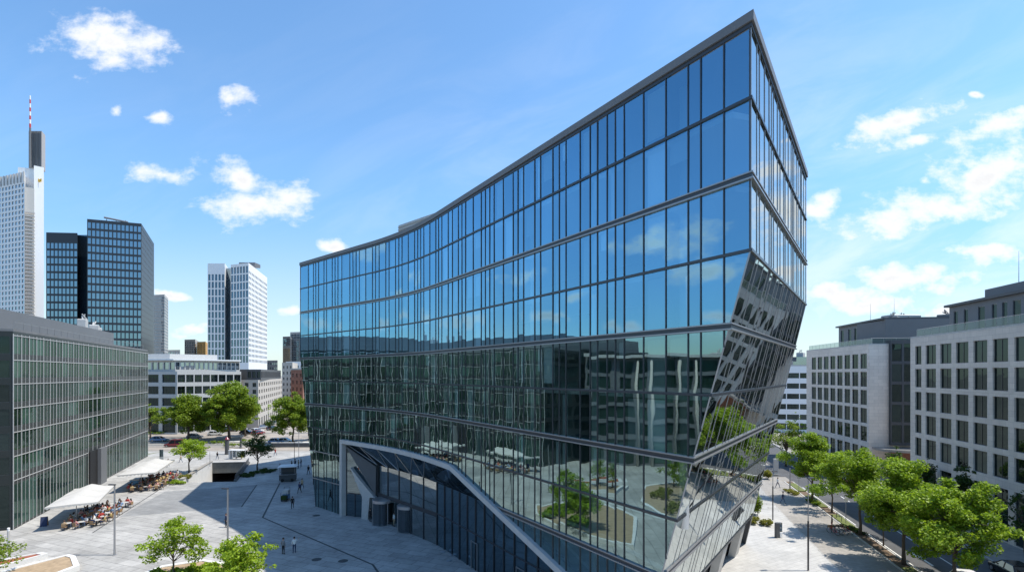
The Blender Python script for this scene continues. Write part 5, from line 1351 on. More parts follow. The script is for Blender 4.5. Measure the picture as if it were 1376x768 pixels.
# small things at the café edge
def menu_board(p, rz, label):
    root = thing('menu_board', label, 'menu board', p, rz=rz); mm = MB()
    mm.add([(-.35, -.25, 0), (.35, -.25, 0), (.35, -.02, 1.15), (-.35, -.02, 1.15), (-.35, -.29, 0), (.35, -.29, 0), (.35, -.06, 1.15), (-.35, -.06, 1.15)], [(0, 1, 2, 3), (7, 6, 5, 4), (4, 5, 1, 0), (5, 6, 2, 1), (6, 7, 3, 2), (7, 4, 0, 3)])
    b = mm.build('front_panel', 'cloth_navy', None); b.parent = root
    mm = MB(); mm.add([(-.35, .25, 0), (.35, .25, 0), (.35, .02, 1.15), (-.35, .02, 1.15), (-.35, .29, 0), (.35, .29, 0), (.35, .06, 1.15), (-.35, .06, 1.15)], [(3, 2, 1, 0), (4, 5, 6, 7), (0, 1, 5, 4), (1, 2, 6, 5), (2, 3, 7, 6), (3, 0, 4, 7)])
    b = mm.build('back_panel', 'wood', None); b.parent = root
p = at(59.5, 706); menu_board((p.x, p.y, 0), .4, 'navy folding menu board at the near end of the nearer canopy')
def cargo_bike_box(p, label):
    root = thing('serving_cart', label, 'cart', p); mm = MB(); mm.box((0, 0, .62), (1.5, .8, .7), 0, 0, .05); b = mm.build('body', 'blue_paint', None); b.parent = root
    mm = MB(); mm.box((0, 0, 1.0), (1.6, .9, .05)); b = mm.build('counter_top', 'white_paint', None); b.parent = root
    for x in (-.5, .5):
        for y in (-.43, .43): mm = MB(); mm.lathe((x, y, .26), [(.2, -.03), (.26, -.02), (.26, .02), (.2, .03)], 14, axis='y'); b = mm.build('wheel', 'tyre', None); b.parent = root
p = at(182, 652); cargo_bike_box((p.x, p.y, 0), 'light blue serving cart at the front edge of the farther canopy')

# ------------------------------------------------------------------ kiosk, trolley
p = at(387, 645.5); kz = thing('food_kiosk', 'small food kiosk with silver roof standing in the shade', 'kiosk', (p.x, p.y, 0), rz=.25)
def kid(mm, name, m_, root, smooth=False):
    o = mm.build(name, m_, None, smooth); o.parent = root; return o
mm = MB(); mm.box((0, 0, .75), (2.7, 1.6, 1.0), 0, 0, .05); kid(mm, 'body', 'cladding_dark', kz)
mm = MB(); mm.box((0, -.9, 1.28), (2.8, .5, .06)); kid(mm, 'counter', 'grey_metal', kz)
mm = MB(); mm.box((0, .1, 2.62), (3.1, 2.3, .12), 0, 0, .05); mm.box((0, .1, 2.74), (2.6, 1.8, .14), 0, 0, .07); kid(mm, 'canopy_roof', 'white_panel', kz)
for x in (-1.25, 1.25):
    for y in (-.7, .75): mm = MB(); mm.tube((x, y, 1.2), (x, y, 2.58), .04, n=6); kid(mm, 'post', 'pole_grey', kz)
mm = MB(); mm.box((0, .72, 1.9), (2.5, .05, 1.3)); kid(mm, 'back_panel', 'cladding_dark', kz)
for x in (-.8, .8):
    for y in (-.82, .82): mm = MB(); mm.lathe((x, y, .28), [(.2, -.06), (.28, -.05), (.28, .05), (.2, .06)], 14, axis='y'); kid(mm, 'wheel', 'tyre', kz)
p = at(383.5, 672); tz = thing('delivery_trolley', 'tall delivery trolley loaded with pale and green boxes', 'trolley', (p.x, p.y, 0), rz=.1)
mm = MB(); mm.box((0, 0, .22), (.9, 1.6, .08))
for x in (-.42, .42):
    mm.tube((x, .76, .22), (x, .76, 1.9), .025, n=5); mm.tube((x, -.76, .22), (x, -.76, 1.3), .025, n=5)
mm.tube((-.42, .76, 1.9), (.42, .76, 1.9), .025, n=5); kid(mm, 'frame', 'pole_dark', tz)
for x in (-.38, .38):
    for y in (-.6, .6): mm = MB(); mm.lathe((x, y, .1), [(.06, -.03), (.1, -.02), (.1, .02), (.06, .03)], 10, axis='x'); kid(mm, 'wheel', 'tyre', tz)
mm = MB(); mm.box((0, .35, .62), (.8, .75, .7), 0, 0, .03)
bx = tag(mm.build('crate', 'car_blue', loc=(p.x, p.y, 0)), 'blue crate at the bottom of the loaded trolley', 'crate'); 
for v in bx.data.vertices: v.co = v.co + Vector((p.x, p.y, 0))
mm = MB(); mm.box((0, .32, 1.3), (.85, .8, .62), 0, 0, .03); by = tag(mm.build('box', 'off_white', loc=(p.x, p.y, 0)), 'pale box on top of the blue crate', 'box')
for v in by.data.vertices: v.co = v.co + Vector((p.x, p.y, 0))
mm = MB(); mm.box((0, -.42, .56), (.8, .6, .6), 0, 0, .03); bz = tag(mm.build('crate', 'leaf_dark', loc=(p.x, p.y, 0)), 'green crate at the low end of the trolley', 'crate')
for v in bz.data.vertices: v.co = v.co + Vector((p.x, p.y, 0))

# ------------------------------------------------------------------ lamps, posts, steles
def street_lamp(label, p, H, rz, r=.075, head=True, two=None, name='street_lamp', m_='pole_grey'):
    root = thing(name, label, 'street lamp', p, rz=rz); mm = MB()
    mm.lathe((0, 0, 0), [(r * 2.1, 0), (r * 2.1, .03), (r * 1.15, .05), (r * 1.1, .6), (r, .62), (r * .75, H)], 10); kid(mm, 'pole', m_, root, False)
    if two: mm = MB(); mm.tube((0, 0, .05), (0, 0, two), r * 1.5, n=10); kid(mm, 'pole_sleeve', 'pole_dark', root)
    if head:
        mm = MB(); mm.box((.28, 0, H + .03), (.75, .24, .10), 0, 0, .03); h_ = kid(mm, 'lamp_head', 'pole_dark', root)
        mm = MB(); mm.box((.34, 0, H - .025), (.5, .18, .012)); kid(mm, 'lamp_glass', 'white_paint', h_)
    return root
p = at(154, 745); street_lamp('tall grey lamp post standing alone on the left of the plaza', (p.x, p.y, 0), 7.35, 3.1, .095)
p = at(306, 738); street_lamp('pale grey lamp post rising between the two foreground maples', (p.x, p.y, 0), 6.6, 3.1, .10)
p = at(1086, 766); street_lamp('tall pole with thick black lower half on the street side forecourt', (p.x, p.y, 0), 8.9, .3, .055, two=4.8)
p = at(1038.5, 698); street_lamp('thinner pole with dark lower part, farther along the forecourt', (p.x, p.y, 0), 6.3, .3, .05, two=4.4)
p = at(395.6, 630); street_lamp('dark slim lamp post behind the food kiosk', (p.x, p.y, 0), 5.6, .3, .06, m_='pole_dark')
p = at(401.5, 613); street_lamp('thin pale post far behind the kiosk', (p.x, p.y, 0), 6.0, .3, .06)
p = at(282, 626); street_lamp('short thin post by the underpass head wall', (p.x, p.y, 0), 3.0, .3, .05, head=False)
p = at(1061.5, 658); street_lamp('plain grey post beside the road, left of the white sign post', (p.x, p.y, 0), 3.6, .3, .11, head=False)
p = at(11.5, 736); lb = thing('light_bollard', 'slim pale light bollard at the lower left edge', 'light bollard', (p.x, p.y, 0))
mm = MB(); mm.lathe((0, 0, 0), [(.16, 0), (.13, .03), (.12, 1.9)], 12); kid(mm, 'post', 'off_white', lb)
mm = MB(); mm.lathe((0, 0, 1.9), [(.12, 0), (.12, .25), (.14, .27), (.10, .34)], 12); kid(mm, 'light_head', 'white_paint', lb)
def signpost(label, p, H, rz, plate, shape='box', m_='pole_grey'):
    root = thing('sign_post', label, 'sign post', p, rz=rz); mm = MB(); mm.tube((0, 0, 0), (0, 0, H), .035, n=8); kid(mm, 'post', m_, root)
    mm = MB()
    if shape == 'box': mm.box((0, -.05, H - .35), (.55, .03, .7), 0, 0, .01)
    else: mm.lathe((0, -.05, H - .32), [(.3, -.015), (.3, .015)], 18, axis='y')
    kid(mm, 'sign_plate', plate, root); return root
p = at(1073.5, 663.5); signpost('thin post with small white sign plate beside the road', (p.x, p.y, 0), 3.2, 0, 'white_paint')
p = tower_pt(1121, 66); signpost('slim sign post in the planting strip by the rounded tree', (KX(66) + .8, 66, .03), 3.4, .2, 'white_paint', 'disc')
p = at(1042.5, 637); sv = thing('info_stele', 'pale rectangular stele at the corner of the side street', 'stele', (p.x, p.y, 0), rz=.1)
mm = MB(); mm.box((0, 0, 1.5), (.95, .3, 3.0), 0, 0, .03); kid(mm, 'body', 'off_white', sv)
mm = MB(); mm.box((0, 0, .05), (1.1, .45, .1)); kid(mm, 'base', 'concrete', sv)
p = at(1046, 721.5); mc = thing('ticket_machine', 'dark twin panel ticket machine beside the clipped hedge', 'ticket machine', (p.x, p.y, 0), rz=.35)
mm = MB(); mm.box((-.22, 0, .88), (.46, .34, 1.76), 0, 0, .03); kid(mm, 'cabinet', 'cladding_dark', mc)
mm = MB(); mm.box((.26, .02, .86), (.44, .30, 1.72), 0, 0, .03); kid(mm, 'cabinet', 'cladding_grey', mc)
mm = MB(); mm.box((.26, -.14, 1.15), (.32, .02, .75)); kid(mm, 'screen_panel', 'glass_pale', mc)
mm = MB(); mm.box((.2, -.17, .35), (.3, .12, .6), 0, 0, .02); kid(mm, 'tray', 'white_paint', mc)
p = at(217, 617); s2 = thing('info_stele', 'pale blue glass stele near the far corner of the green block', 'stele', (p.x, p.y, 0))
mm = MB(); mm.box((0, 0, 1.1), (.8, .2, 2.2), 0, 0, .02); kid(mm, 'body', 'glass_pale', s2); mm = MB(); mm.box((0, 0, 2.2), (.84, .24, .06)); kid(mm, 'cap', 'rail_metal', s2)
p = at(305, 610); ad = thing('advertising_column', 'dark reddish advertising column beyond the underpass', 'advertising column', (p.x, p.y, 0))
mm = MB(); mm.lathe((0, 0, 0), [(.5, 0), (.5, .3), (.45, .32), (.45, 3.3), (.5, 3.32), (.5, 3.5)], 14); kid(mm, 'column', 'cladding_dark', ad); mm = MB(); mm.lathe((0, 0, 3.5), [(.55, 0), (.5, .15), (.2, .5), (.05, .7)], 14); kid(mm, 'cap', 'car_red', ad)
p = at(323.5, 601); a2 = thing('advertising_column', 'slim dark column left of the dark plaza tree', 'advertising column', (p.x, p.y, 0))
mm = MB(); mm.lathe((0, 0, 0), [(.4, 0), (.25, .3), (.22, 2.3), (.3, 2.4), (.3, 2.7)], 12); kid(mm, 'column', 'cladding_dark', a2)
p = at(314, 616); bs = thing('bus_shelter', 'white framed shelter with green poster beyond the underpass', 'bus shelter', (p.x, p.y, 0), rz=-.1); bs.scale = (.8, .8, .8)
mm = MB(); mm.box((-.9, 0, 1.25), (.35, 1.4, 2.5), 0, 0, .03); kid(mm, 'side_panel', 'white_panel', bs)
mm = MB(); mm.box((1.0, 0, 2.5), (4.2, 1.6, .16), 0, 0, .04); kid(mm, 'roof', 'white_panel', bs)
mm = MB(); mm.box((1.2, .6, 1.3), (3.6, .04, 2.0)); kid(mm, 'glass_wall', 'glass_pale', bs)
mm = MB(); mm.box((2.6, 0, 1.3), (.1, 1.2, 1.8)); kid(mm, 'poster', 'leaf_olive', bs)
for x in (.2, 2.9): mm = MB(); mm.tube((x, .6, 0), (x, .6, 2.45), .05, n=6); kid(mm, 'post', 'pole_grey', bs)
mm = MB(); mm.box((1.4, .3, .46), (1.8, .35, .06)); mm.box((.7, .3, .22), (.06, .3, .44)); mm.box((2.1, .3, .22), (.06, .3, .44)); kid(mm, 'bench', 'wood', bs)

# ------------------------------------------------------------------ underpass entrance
ZD = -3.9
NL, NR, FR_, FL = HOLE
ux = thing('underpass_ramp', 'ramp sinking to a dark underpass opening, with white wall and dark balustrade', 'underpass', (NL.x, NL.y, 0))
def world_kid(mm, name, m_): return mm.build(name, m_, ux)
P3 = lambda p, z: Vector((p.x, p.y, z))
mm = MB(); mm.face([P3(NL, -.01), P3(NR, -.01), P3(FR_, ZD), P3(FL, ZD)]); world_kid(mm, 'ramp_floor', 'panel_stone')
def side(mm, a, b, th, h, zb):
    """retaining wall along the cut with a low parapet above the plaza"""
    d = (b - a).normalized(); n = Vector((-d.y, d.x)) * th
    mm.obox(P3(a, zb), P3(b, zb) - P3(a, zb), Vector((n.x, n.y, 0)), (0, 0, h - zb))
mm = MB(); side(mm, NL, FL, .45, .5, ZD - .1); world_kid(mm, 'side_wall', 'pale_concrete')
mm = MB(); d = (FL - NL).normalized(); n = Vector((-d.y, d.x)); mm.obox(P3(NL - n * .08 - d * .1, .502), P3(FL - NL + d * .3, 0), (n.x * .65, n.y * .65, 0), (0, 0, .14)); world_kid(mm, 'coping', 'walk_stone')
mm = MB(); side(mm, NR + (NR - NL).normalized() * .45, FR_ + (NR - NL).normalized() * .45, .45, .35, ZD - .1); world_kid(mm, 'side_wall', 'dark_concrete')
mm = MB(); a, b = P3(NR, .36) + Vector((.2, 0, 0)), P3(FR_, .36) + Vector((.2, 0, 0))
mm.tube(a + Vector((0, 0, .75)), b + Vector((0, 0, .75)), .05, n=5)
for k in range(12): c = a.lerp(b, k / 11); mm.tube(c, c + Vector((0, 0, .75)), .025, n=5)
world_kid(mm, 'handrail', 'pole_dark')
mm = MB(); mm.obox(a, b - a, Vector((-.06, 0, 0)), (0, 0, .68)); world_kid(mm, 'balustrade_panel', 'cladding_dark')
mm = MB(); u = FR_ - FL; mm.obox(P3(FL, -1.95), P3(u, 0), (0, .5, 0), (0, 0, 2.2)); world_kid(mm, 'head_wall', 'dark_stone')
mm = MB(); mm.obox(P3(FL, .26) + Vector((-.4, -.15, 0)), P3(u * 1.02, 0), (0, .8, 0), (0, 0, .12)); world_kid(mm, 'coping', 'concrete')
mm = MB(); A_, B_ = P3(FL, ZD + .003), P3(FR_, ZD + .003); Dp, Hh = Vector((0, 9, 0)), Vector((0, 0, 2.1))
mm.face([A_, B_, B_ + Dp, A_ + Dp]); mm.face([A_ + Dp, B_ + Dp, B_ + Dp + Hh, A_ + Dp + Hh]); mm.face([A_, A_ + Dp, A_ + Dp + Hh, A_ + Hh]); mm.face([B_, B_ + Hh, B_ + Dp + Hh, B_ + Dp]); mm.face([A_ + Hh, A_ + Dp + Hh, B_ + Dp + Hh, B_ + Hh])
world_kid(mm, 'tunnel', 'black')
def bike_hoop(p, rz, label):
    mm = MB(); mm.path([(-.4, 0, 0), (-.4, 0, .6), (-.25, 0, .82), (.25, 0, .82), (.4, 0, .6), (.4, 0, 0)], [.03] * 6, n=6); o = mm.build('bike_hoop', 'pole_dark', None); o.location = p; o.rotation_euler = (0, 0, rz)
    tag(o, label, 'bike stand', 'bike hoops at the underpass')
for k, lab in enumerate(['bike hoop nearest the dark underpass opening', 'middle bike hoop at the white underpass wall', 'bike hoop farthest left of the underpass opening']): bike_hoop((NL.x - .9 - k * .7, NL.y - .3 + k * .35, 0), 1.2, lab)

# ------------------------------------------------------------------ vehicles
def car(label, paint, p, rz, cat='car', kind='hatch', name='parked_car'):
    """x forward, 4.3 m long, sections lofted along the length"""
    root = thing(name, label, cat, p, rz=rz); van = kind == 'van'
    zr_, L = (1.9, 4.9) if van else (1.46, 4.35); h = L / 2
    prof = [(-h, .45, .62, .78), (-h + .06, .32, .82, .84), (-h + .5, .25, .88, .89), (-.6, .22, .90, .90), (.5, .22, .89, .90), (h - .75, .25, .84, .88), (h - .15, .3, .72, .80), (h, .42, .60, .68)]
    mm = MB(); secs = []
    for x, zb, zt, w in prof:
        secs.append([(x, -w, zb + .08), (x, -w * .96, zb), (x, w * .96, zb), (x, w, zb + .08), (x, w, zt - .12), (x, w * .94, zt), (x, -w * .94, zt), (x, -w, zt - .12)])
    n = 8; vs = [v for s in secs for v in s]; fs_ = []
    for k in range(len(secs) - 1):
        for a in range(n): b = (a + 1) % n; fs_.append((k * n + a, k * n + b, (k + 1) * n + b, (k + 1) * n + a))
    fs_.append(tuple(reversed(range(n)))); fs_.append(tuple((len(secs) - 1) * n + a for a in range(n)))
    mm.add(vs, fs_); o = kid(mm, 'body', paint, root); bmx = bmesh.new(); bmx.from_mesh(o.data); bmesh.ops.recalc_face_normals(bmx, faces=bmx.faces); bmx.to_mesh(o.data); bmx.free()
    xr0, xr1, xf1, xf0 = (-h + .1, -h + .3, .55, 1.35) if van else (-h + .25, -h + .75, .15, 1.0)
    z0 = .86; w0, w1 = .86, .70
    G_ = [(xr0, -w0, z0), (xr0, w0, z0), (xf0, w0, z0), (xf0, -w0, z0)]; T_ = [(xr1, -w1, zr_ - .04), (xr1, w1, zr_ - .04), (xf1, w1, zr_ - .04), (xf1, -w1, zr_ - .04)]
    mm = MB(); mm.add(G_ + T_, [(0, 1, 5, 4), (1, 2, 6, 5), (2, 3, 7, 6), (3, 0, 4, 7)]); o = kid(mm, 'window_glass', 'glass_car', root); bmx = bmesh.new(); bmx.from_mesh(o.data); bmesh.ops.recalc_face_normals(bmx, faces=bmx.faces); bmx.to_mesh(o.data); bmx.free()
    mm = MB(); mm.box(((xr1 + xf1) / 2, 0, zr_ - .02), (xf1 - xr1 + .1, w1 * 2 + .06, .07), 0, 0, .03)
    for s in (-1, 1):
        for a, b in (((xf0, s * w0), (xf1, s * w1)), ((xr0, s * w0), (xr1, s * w1)), ((-.35, s * (w0 + .005)), (-.35, s * (w1 + .01)))): mm.tube((a[0], a[1], z0), (b[0], b[1], zr_ - .03), .045, n=5)
    kid(mm, 'roof', paint, root)
    for x in (-h + .78, h - .85):
        for s in (-1, 1):
            mm = MB(); mm.lathe((x, s * .80, .32), [(.2, -.1), (.31, -.09), (.32, 0), (.31, .09), (.2, .1)], 18, axis='y'); wq = kid(mm, 'wheel', 'tyre', root)
            mm = MB(); mm.lathe((x, s * .905, .32), [(.2, -.01), (.2, .012), (.05, .02)] if s > 0 else [(.05, -.02), (.2, -.012), (.2, .01)], 14, axis='y'); kid(mm, 'rim', 'rail_metal', wq)
    for s in (-1, 1):
        mm = MB(); mm.box((h - .06, s * .56, .62), (.1, .3, .13), 0, 0, .02); kid(mm, 'headlight', 'headlight', root)
        mm = MB(); mm.box((-h + .03, s * .6, .74), (.08, .22, .16), 0, 0, .02); kid(mm, 'tail_light', 'tail_light', root)
        mm = MB(); mm.box((xf0 - .2, s * 1.0, .98), (.14, .16, .12), 0, 0, .02); kid(mm, 'mirror', paint, root)
    mm = MB(); mm.box((h - .01, 0, .42), (.05, .5, .11)); mm.box((-h + .02, 0, .5), (.05, .5, .11)); kid(mm, 'number_plate', 'white_paint', root)
    return root
sd_ = math.atan2(1, .25)
car('black car parked at the far kerb in the lower right corner', 'car_black', (47.3, 49.3, -.125), sd_)
car('white car half hidden under the nearest street tree', 'car_white', (40.5, 45.8, -.125), sd_ + math.pi)
p = at(235, 599); car('dark red van crossing the far street behind the lime green tree', 'car_red', (p.x, p.y, -.12), .15 + math.pi, 'van', 'van', 'van')
far = [(311, 579, 'car_black', .2, 'black car parked beneath the right side of the big crown'), (323, 577.5, 'car_silver', .2, 'silver car right of the black car under the big crown'), (366, 576.5, 'car_black', 1.3, 'dark car at the mouth of the avenue'),
       (345, 580, 'car_white', 1.2, 'white car waiting on the avenue'), (352, 575, 'car_silver', 1.2, 'silver car ahead of the white one on the avenue'), (358, 568, 'car_white', 1.2, 'small white car far up the avenue'),
       (372, 594.5, 'car_blue', .1, 'pale blue car by the low wall near the glass building'), (384, 594, 'car_white', .1, 'white car by the low wall right of the blue one'), (347, 583, 'car_red', 1.2, 'red car following the white one on the avenue')]
for px, py, pt, rz, lb_ in far: p = at(px, py); car(lb_, pt, (p.x, p.y, -.12), rz)
lw = thing('low_wall', 'low pale wall with dark opening beyond the far parked cars', 'wall', tuple(at(388, 602)) )
p = at(365, 600); p2 = at(420, 600); mm = MB(); mm.prism([(p.x, p.y), (p2.x, p.y), (p2.x, p.y + .4), (p.x, p.y + .4)], 0, 1.0); mm.prism([(p.x - .2, p.y - .06), (p2.x, p.y - .06), (p2.x, p.y + .46), (p.x - .2, p.y + .46)], 1.002, 1.15, 1); o = mm.build('wall', ['dark_concrete', 'pale_concrete'], lw)
far2 = [(290, 584, 'car_white', .15, 'white car on the cross street below the left big tree'), (332, 582.5, 'car_black', .15, 'black car on the cross street right of the big trunk'), (262, 588, 'car_silver', .12, 'silver car on the cross street behind the lime green tree'),
        (361, 572, 'car_black', 1.25, 'small black car up the avenue between two white ones'), (369, 569, 'car_silver', 1.25, 'small silver car parked at the right side of the avenue'), (214, 592, 'car_blue', .1, 'blue car at the far corner of the green block')]
for px, py, pt, rz, lb_ in far2: p = at(px, py); car(lb_, pt, (p.x, p.y, -.12), rz)
for i, (px, py, tp, lab) in enumerate([(292, 617, 'black', 'passer-by in black crossing the pale square behind the underpass'), (331, 610, 'white', 'passer-by in white near the shelter'), (355, 606, 'navy', 'passer-by in navy walking by the low wall'), (243, 621, 'tan', 'passer-by in tan walking behind the lime green tree'),
        (370, 612, 'red', 'passer-by in red top left of the thin pale post'), (226, 627, 'blue', 'passer-by in light blue at the end of the farther canopy'), (1052, 676, 'navy', 'passer-by in navy far along the street pavement'), (1045, 655, 'white', 'passer-by in white near the side street corner')]):
    person(lab, 'walk', tp, 'denim', at(px, py), .7 * i)
# bicycles
def bicycle(label, p, rz, paint):
    root = thing('bicycle', label, 'bicycle', p, rz=rz, group='bicycles parked by the kerb')
    for x in (-.52, .52):
        mm = MB(); ring = [(x + .33 * math.cos(t), 0, .34 + .33 * math.sin(t)) for t in [k * 6.2832 / 20 for k in range(20)]]
        for a, b in zip(ring, ring[1:] + ring[:1]): mm.tube(a, b, .022, n=5, caps=False)
        wq = kid(mm, 'wheel', 'tyre', root); mm = MB()
        for k in range(8): t = k * .785; mm.tube((x, 0, .34), (x + .31 * math.cos(t), 0, .34 + .31 * math.sin(t)), .004, n=3)
        kid(mm, 'spokes', 'rail_metal', wq)
    mm = MB(); S, B_, H_ = (-.18, 0, .84), (-.02, 0, .30), (.36, 0, .80)
    for a, b in ((S, B_), (B_, H_), (S, H_), (S, (-.52, 0, .34)), (B_, (-.52, 0, .34)), (H_, (.52, 0, .34)), (H_, (.33, 0, .98))): mm.tube(a, b, .02, n=6)
    kid(mm, 'frame', paint, root)
    mm = MB(); mm.path([(.30, -.27, 1.0), (.36, -.12, 1.0), (.33, 0, .98), (.36, .12, 1.0), (.30, .27, 1.0)], [.016] * 5, n=6); kid(mm, 'handlebar', 'pole_dark', root)
    mm = MB(); mm.tube((-.18, 0, .82), (-.20, 0, .92), .014, n=6); mm.box((-.2, 0, .95), (.26, .14, .06), 0, 0, .02); kid(mm, 'saddle', 'black', root)
    mm = MB(); mm.box((.5, 0, .82), (.3, .34, .26), 0, 0, .03); kid(mm, 'basket', 'wicker', root)
bp0 = at(1131, 717)
for k, (lab, pt) in enumerate([('red bicycle with basket, left in the row by the kerb', 'red_paint'), ('white bicycle with basket in the middle of the row by the kerb', 'white_paint'), ('black bicycle with basket, third in the row by the kerb', 'pole_dark'), ('red bicycle with basket nearest the planting strip', 'red_paint')]):
    bicycle(lab, (bp0.x - 1.0 + k * .55, bp0.y + k * .08, 0), 1.9 + .08 * k, pt)
mm = MB(); a = KX(67.5) + .5; mm.path([(0, -.9, 0), (0, -.9, .75), (0, .9, .75), (0, .9, 0)], [.035] * 4, n=6); o = mm.build('kerb_railing', 'cladding_dark', None); o.location = (a, 67.5, .03); o.rotation_euler = (0, 0, -.25); tag(o, 'short dark railing in the planting strip behind the bicycles', 'railing')
# small street details: drain covers, bollards
for k, (px, py) in enumerate([(425, 692), (461, 753), (425.5, 751)]):
    p = at(px, py); mm = MB(); mm.lathe((0, 0, .008), [(.5, 0), (.5, .004)], 18); o = mm.build('manhole_cover', 'joint_dark', None); o.location = p; tag(o, ['dark round manhole cover near the portal post', 'dark manhole cover closest to the bottom edge in the shade', 'small manhole cover right of the gesturing person'][k], 'manhole cover')
bol = None
for k in range(7):
    y = 24 + 4.5 * k
for k, (px, py) in enumerate([(595, 741), (607, 745), (603, 753)]):
    p = at(px, py); mm = MB(); mm.lathe((0, 0, .008), [(.3, 0), (.3, .03), (.2, .05)], 14); o = mm.build('floor_light', 'rail_metal', None); o.location = p; tag(o, ['round floor light nearest the portal door', 'round floor light in the middle before the base glass', 'round floor light farthest right before the base glass'][k], 'floor light')

# ------------------------------------------------------------------ sky, sun, camera
w = bpy.data.worlds.new('World'); scene.world = w; w.use_nodes = True; nt = w.node_tree; N, L = nt.nodes, nt.links
bg = N['Background']
SUN_EL = 63.0
sky = N.new('ShaderNodeTexSky'); sky.sky_type = 'NISHITA'; sky.sun_disc = False; sky.sun_elevation = R(SUN_EL); sky.sun_rotation = R(90); sky.altitude = 100; sky.air_density = 1.0; sky.dust_density = .5; sky.ozone_density = 1.2
tc = N.new('ShaderNodeTexCoord'); sp = N.new('ShaderNodeSeparateXYZ'); L.new(tc.outputs['Generated'], sp.inputs[0])
def M(op, a, b=None, c=None):
    n = N.new('ShaderNodeMath'); n.operation = op
    for i, x in enumerate((a, b, c)):
        if x is None: continue
        if isinstance(x, (int, float)): n.inputs[i].default_value = x
        else: L.new(x, n.inputs[i])
    return n.outputs[0]
def VM(op, a, b):
    n = N.new('ShaderNodeVectorMath'); n.operation = op
    for i, x in enumerate((a, b)):
        if isinstance(x, tuple): n.inputs[i].default_value = x
        else: L.new(x, n.inputs[i])
    return n
X, Y, Z = sp.outputs
def clouds(u, v, front, blobs, seed):
    cb = N.new('ShaderNodeCombineXYZ'); L.new(u, cb.inputs[0]); L.new(v, cb.inputs[1]); cb.inputs[2].default_value = seed
    nz = N.new('ShaderNodeTexNoise'); nz.inputs['Scale'].default_value = 9; nz.inputs['Detail'].default_value = 2; L.new(cb.outputs[0], nz.inputs['Vector'])
    wv = VM('SUBTRACT', nz.outputs['Color'], (.5, .5, .5)); ws = VM('MULTIPLY', wv.outputs[0], (.10, .06, 0)); q_ = VM('ADD', cb.outputs[0], ws.outputs[0])
    best = None
    for cx, cy, rx, ry, sh in blobs:
        d_ = VM('SUBTRACT', q_.outputs[0], (cx, cy, seed))
        if sh:   # tilted cloud: shear height by distance along
            s_ = N.new('ShaderNodeSeparateXYZ'); L.new(d_.outputs[0], s_.inputs[0]); yy = M('SUBTRACT', s_.outputs[1], M('MULTIPLY', s_.outputs[0], sh)); cc = N.new('ShaderNodeCombineXYZ'); L.new(s_.outputs[0], cc.inputs[0]); L.new(yy, cc.inputs[1]); d_ = cc
        e_ = VM('MULTIPLY', d_.outputs[0], (1 / rx, 1 / ry, 0)); ln = N.new('ShaderNodeVectorMath'); ln.operation = 'LENGTH'; L.new(e_.outputs[0], ln.inputs[0])
        val = M('SUBTRACT', 1.0, ln.outputs['Value']); best = val if best is None else M('MAXIMUM', best, val)
    n2 = N.new('ShaderNodeTexNoise'); n2.inputs['Scale'].default_value = 16; n2.inputs['Detail'].default_value = 9; n2.inputs['Roughness'].default_value = .62
    st = VM('MULTIPLY', cb.outputs[0], (1, 1.5, 1)); L.new(st.outputs[0], n2.inputs['Vector'])
    dn = M('ADD', M('MAXIMUM', best, -1.0), M('MULTIPLY', M('SUBTRACT', n2.outputs['Fac'], .47), 2.7))
    mr = N.new('ShaderNodeMapRange'); mr.interpolation_type = 'SMOOTHSTEP'; mr.inputs[1].default_value = .02; mr.inputs[2].default_value = 1.05; L.new(dn, mr.inputs[0])
    mk = M('MULTIPLY', mr.outputs[0], M('GREATER_THAN', front, .12)); mk = M('MULTIPLY', mk, M('GREATER_THAN', v, .0))
    sh_ = N.new('ShaderNodeMapRange'); sh_.inputs[1].default_value = .3; sh_.inputs[2].default_value = 1.3; sh_.inputs[3].default_value = 1.0; sh_.inputs[4].default_value = .80; L.new(dn, sh_.inputs[0])
    return mk, sh_.outputs[0]
def pxb(px, py, rx, ry, sh=0.0): return ((px - 688) / 700, (502 - py) / 700, rx / 700, ry / 700, sh)
front = [pxb(150, 58, 88, 44, -.12), pxb(118, 50, 45, 30), pxb(316, 134, 34, 22), pxb(212, 232, 50, 15), pxb(330, 235, 66, 28, -.3), pxb(340, 272, 84, 28), pxb(385, 262, 45, 22), pxb(447, 326, 34, 11), pxb(160, 152, 13, 9), pxb(222, 160, 16, 10),
         pxb(228, 394, 26, 8), pxb(388, 414, 30, 9), pxb(265, 440, 40, 14),
         pxb(1205, 168, 92, 30, .35), pxb(1232, 190, 34, 12, .3), pxb(1340, 166, 75, 27, .15), pxb(1225, 285, 125, 32, .18), pxb(1325, 245, 110, 56, .12), pxb(1230, 246, 14, 8), pxb(1102, 275, 26, 20, .4), pxb(1340, 338, 75, 20, .1), pxb(1215, 372, 110, 30), pxb(1130, 392, 80, 25), pxb(1165, 408, 90, 20), pxb(1290, 412, 90, 16), pxb(1310, 120, 12, 6)]
m1, s1_ = clouds(M('DIVIDE', X, M('MAXIMUM', Y, .01)), M('DIVIDE', Z, M('MAXIMUM', Y, .01)), Y, front, 0.0)
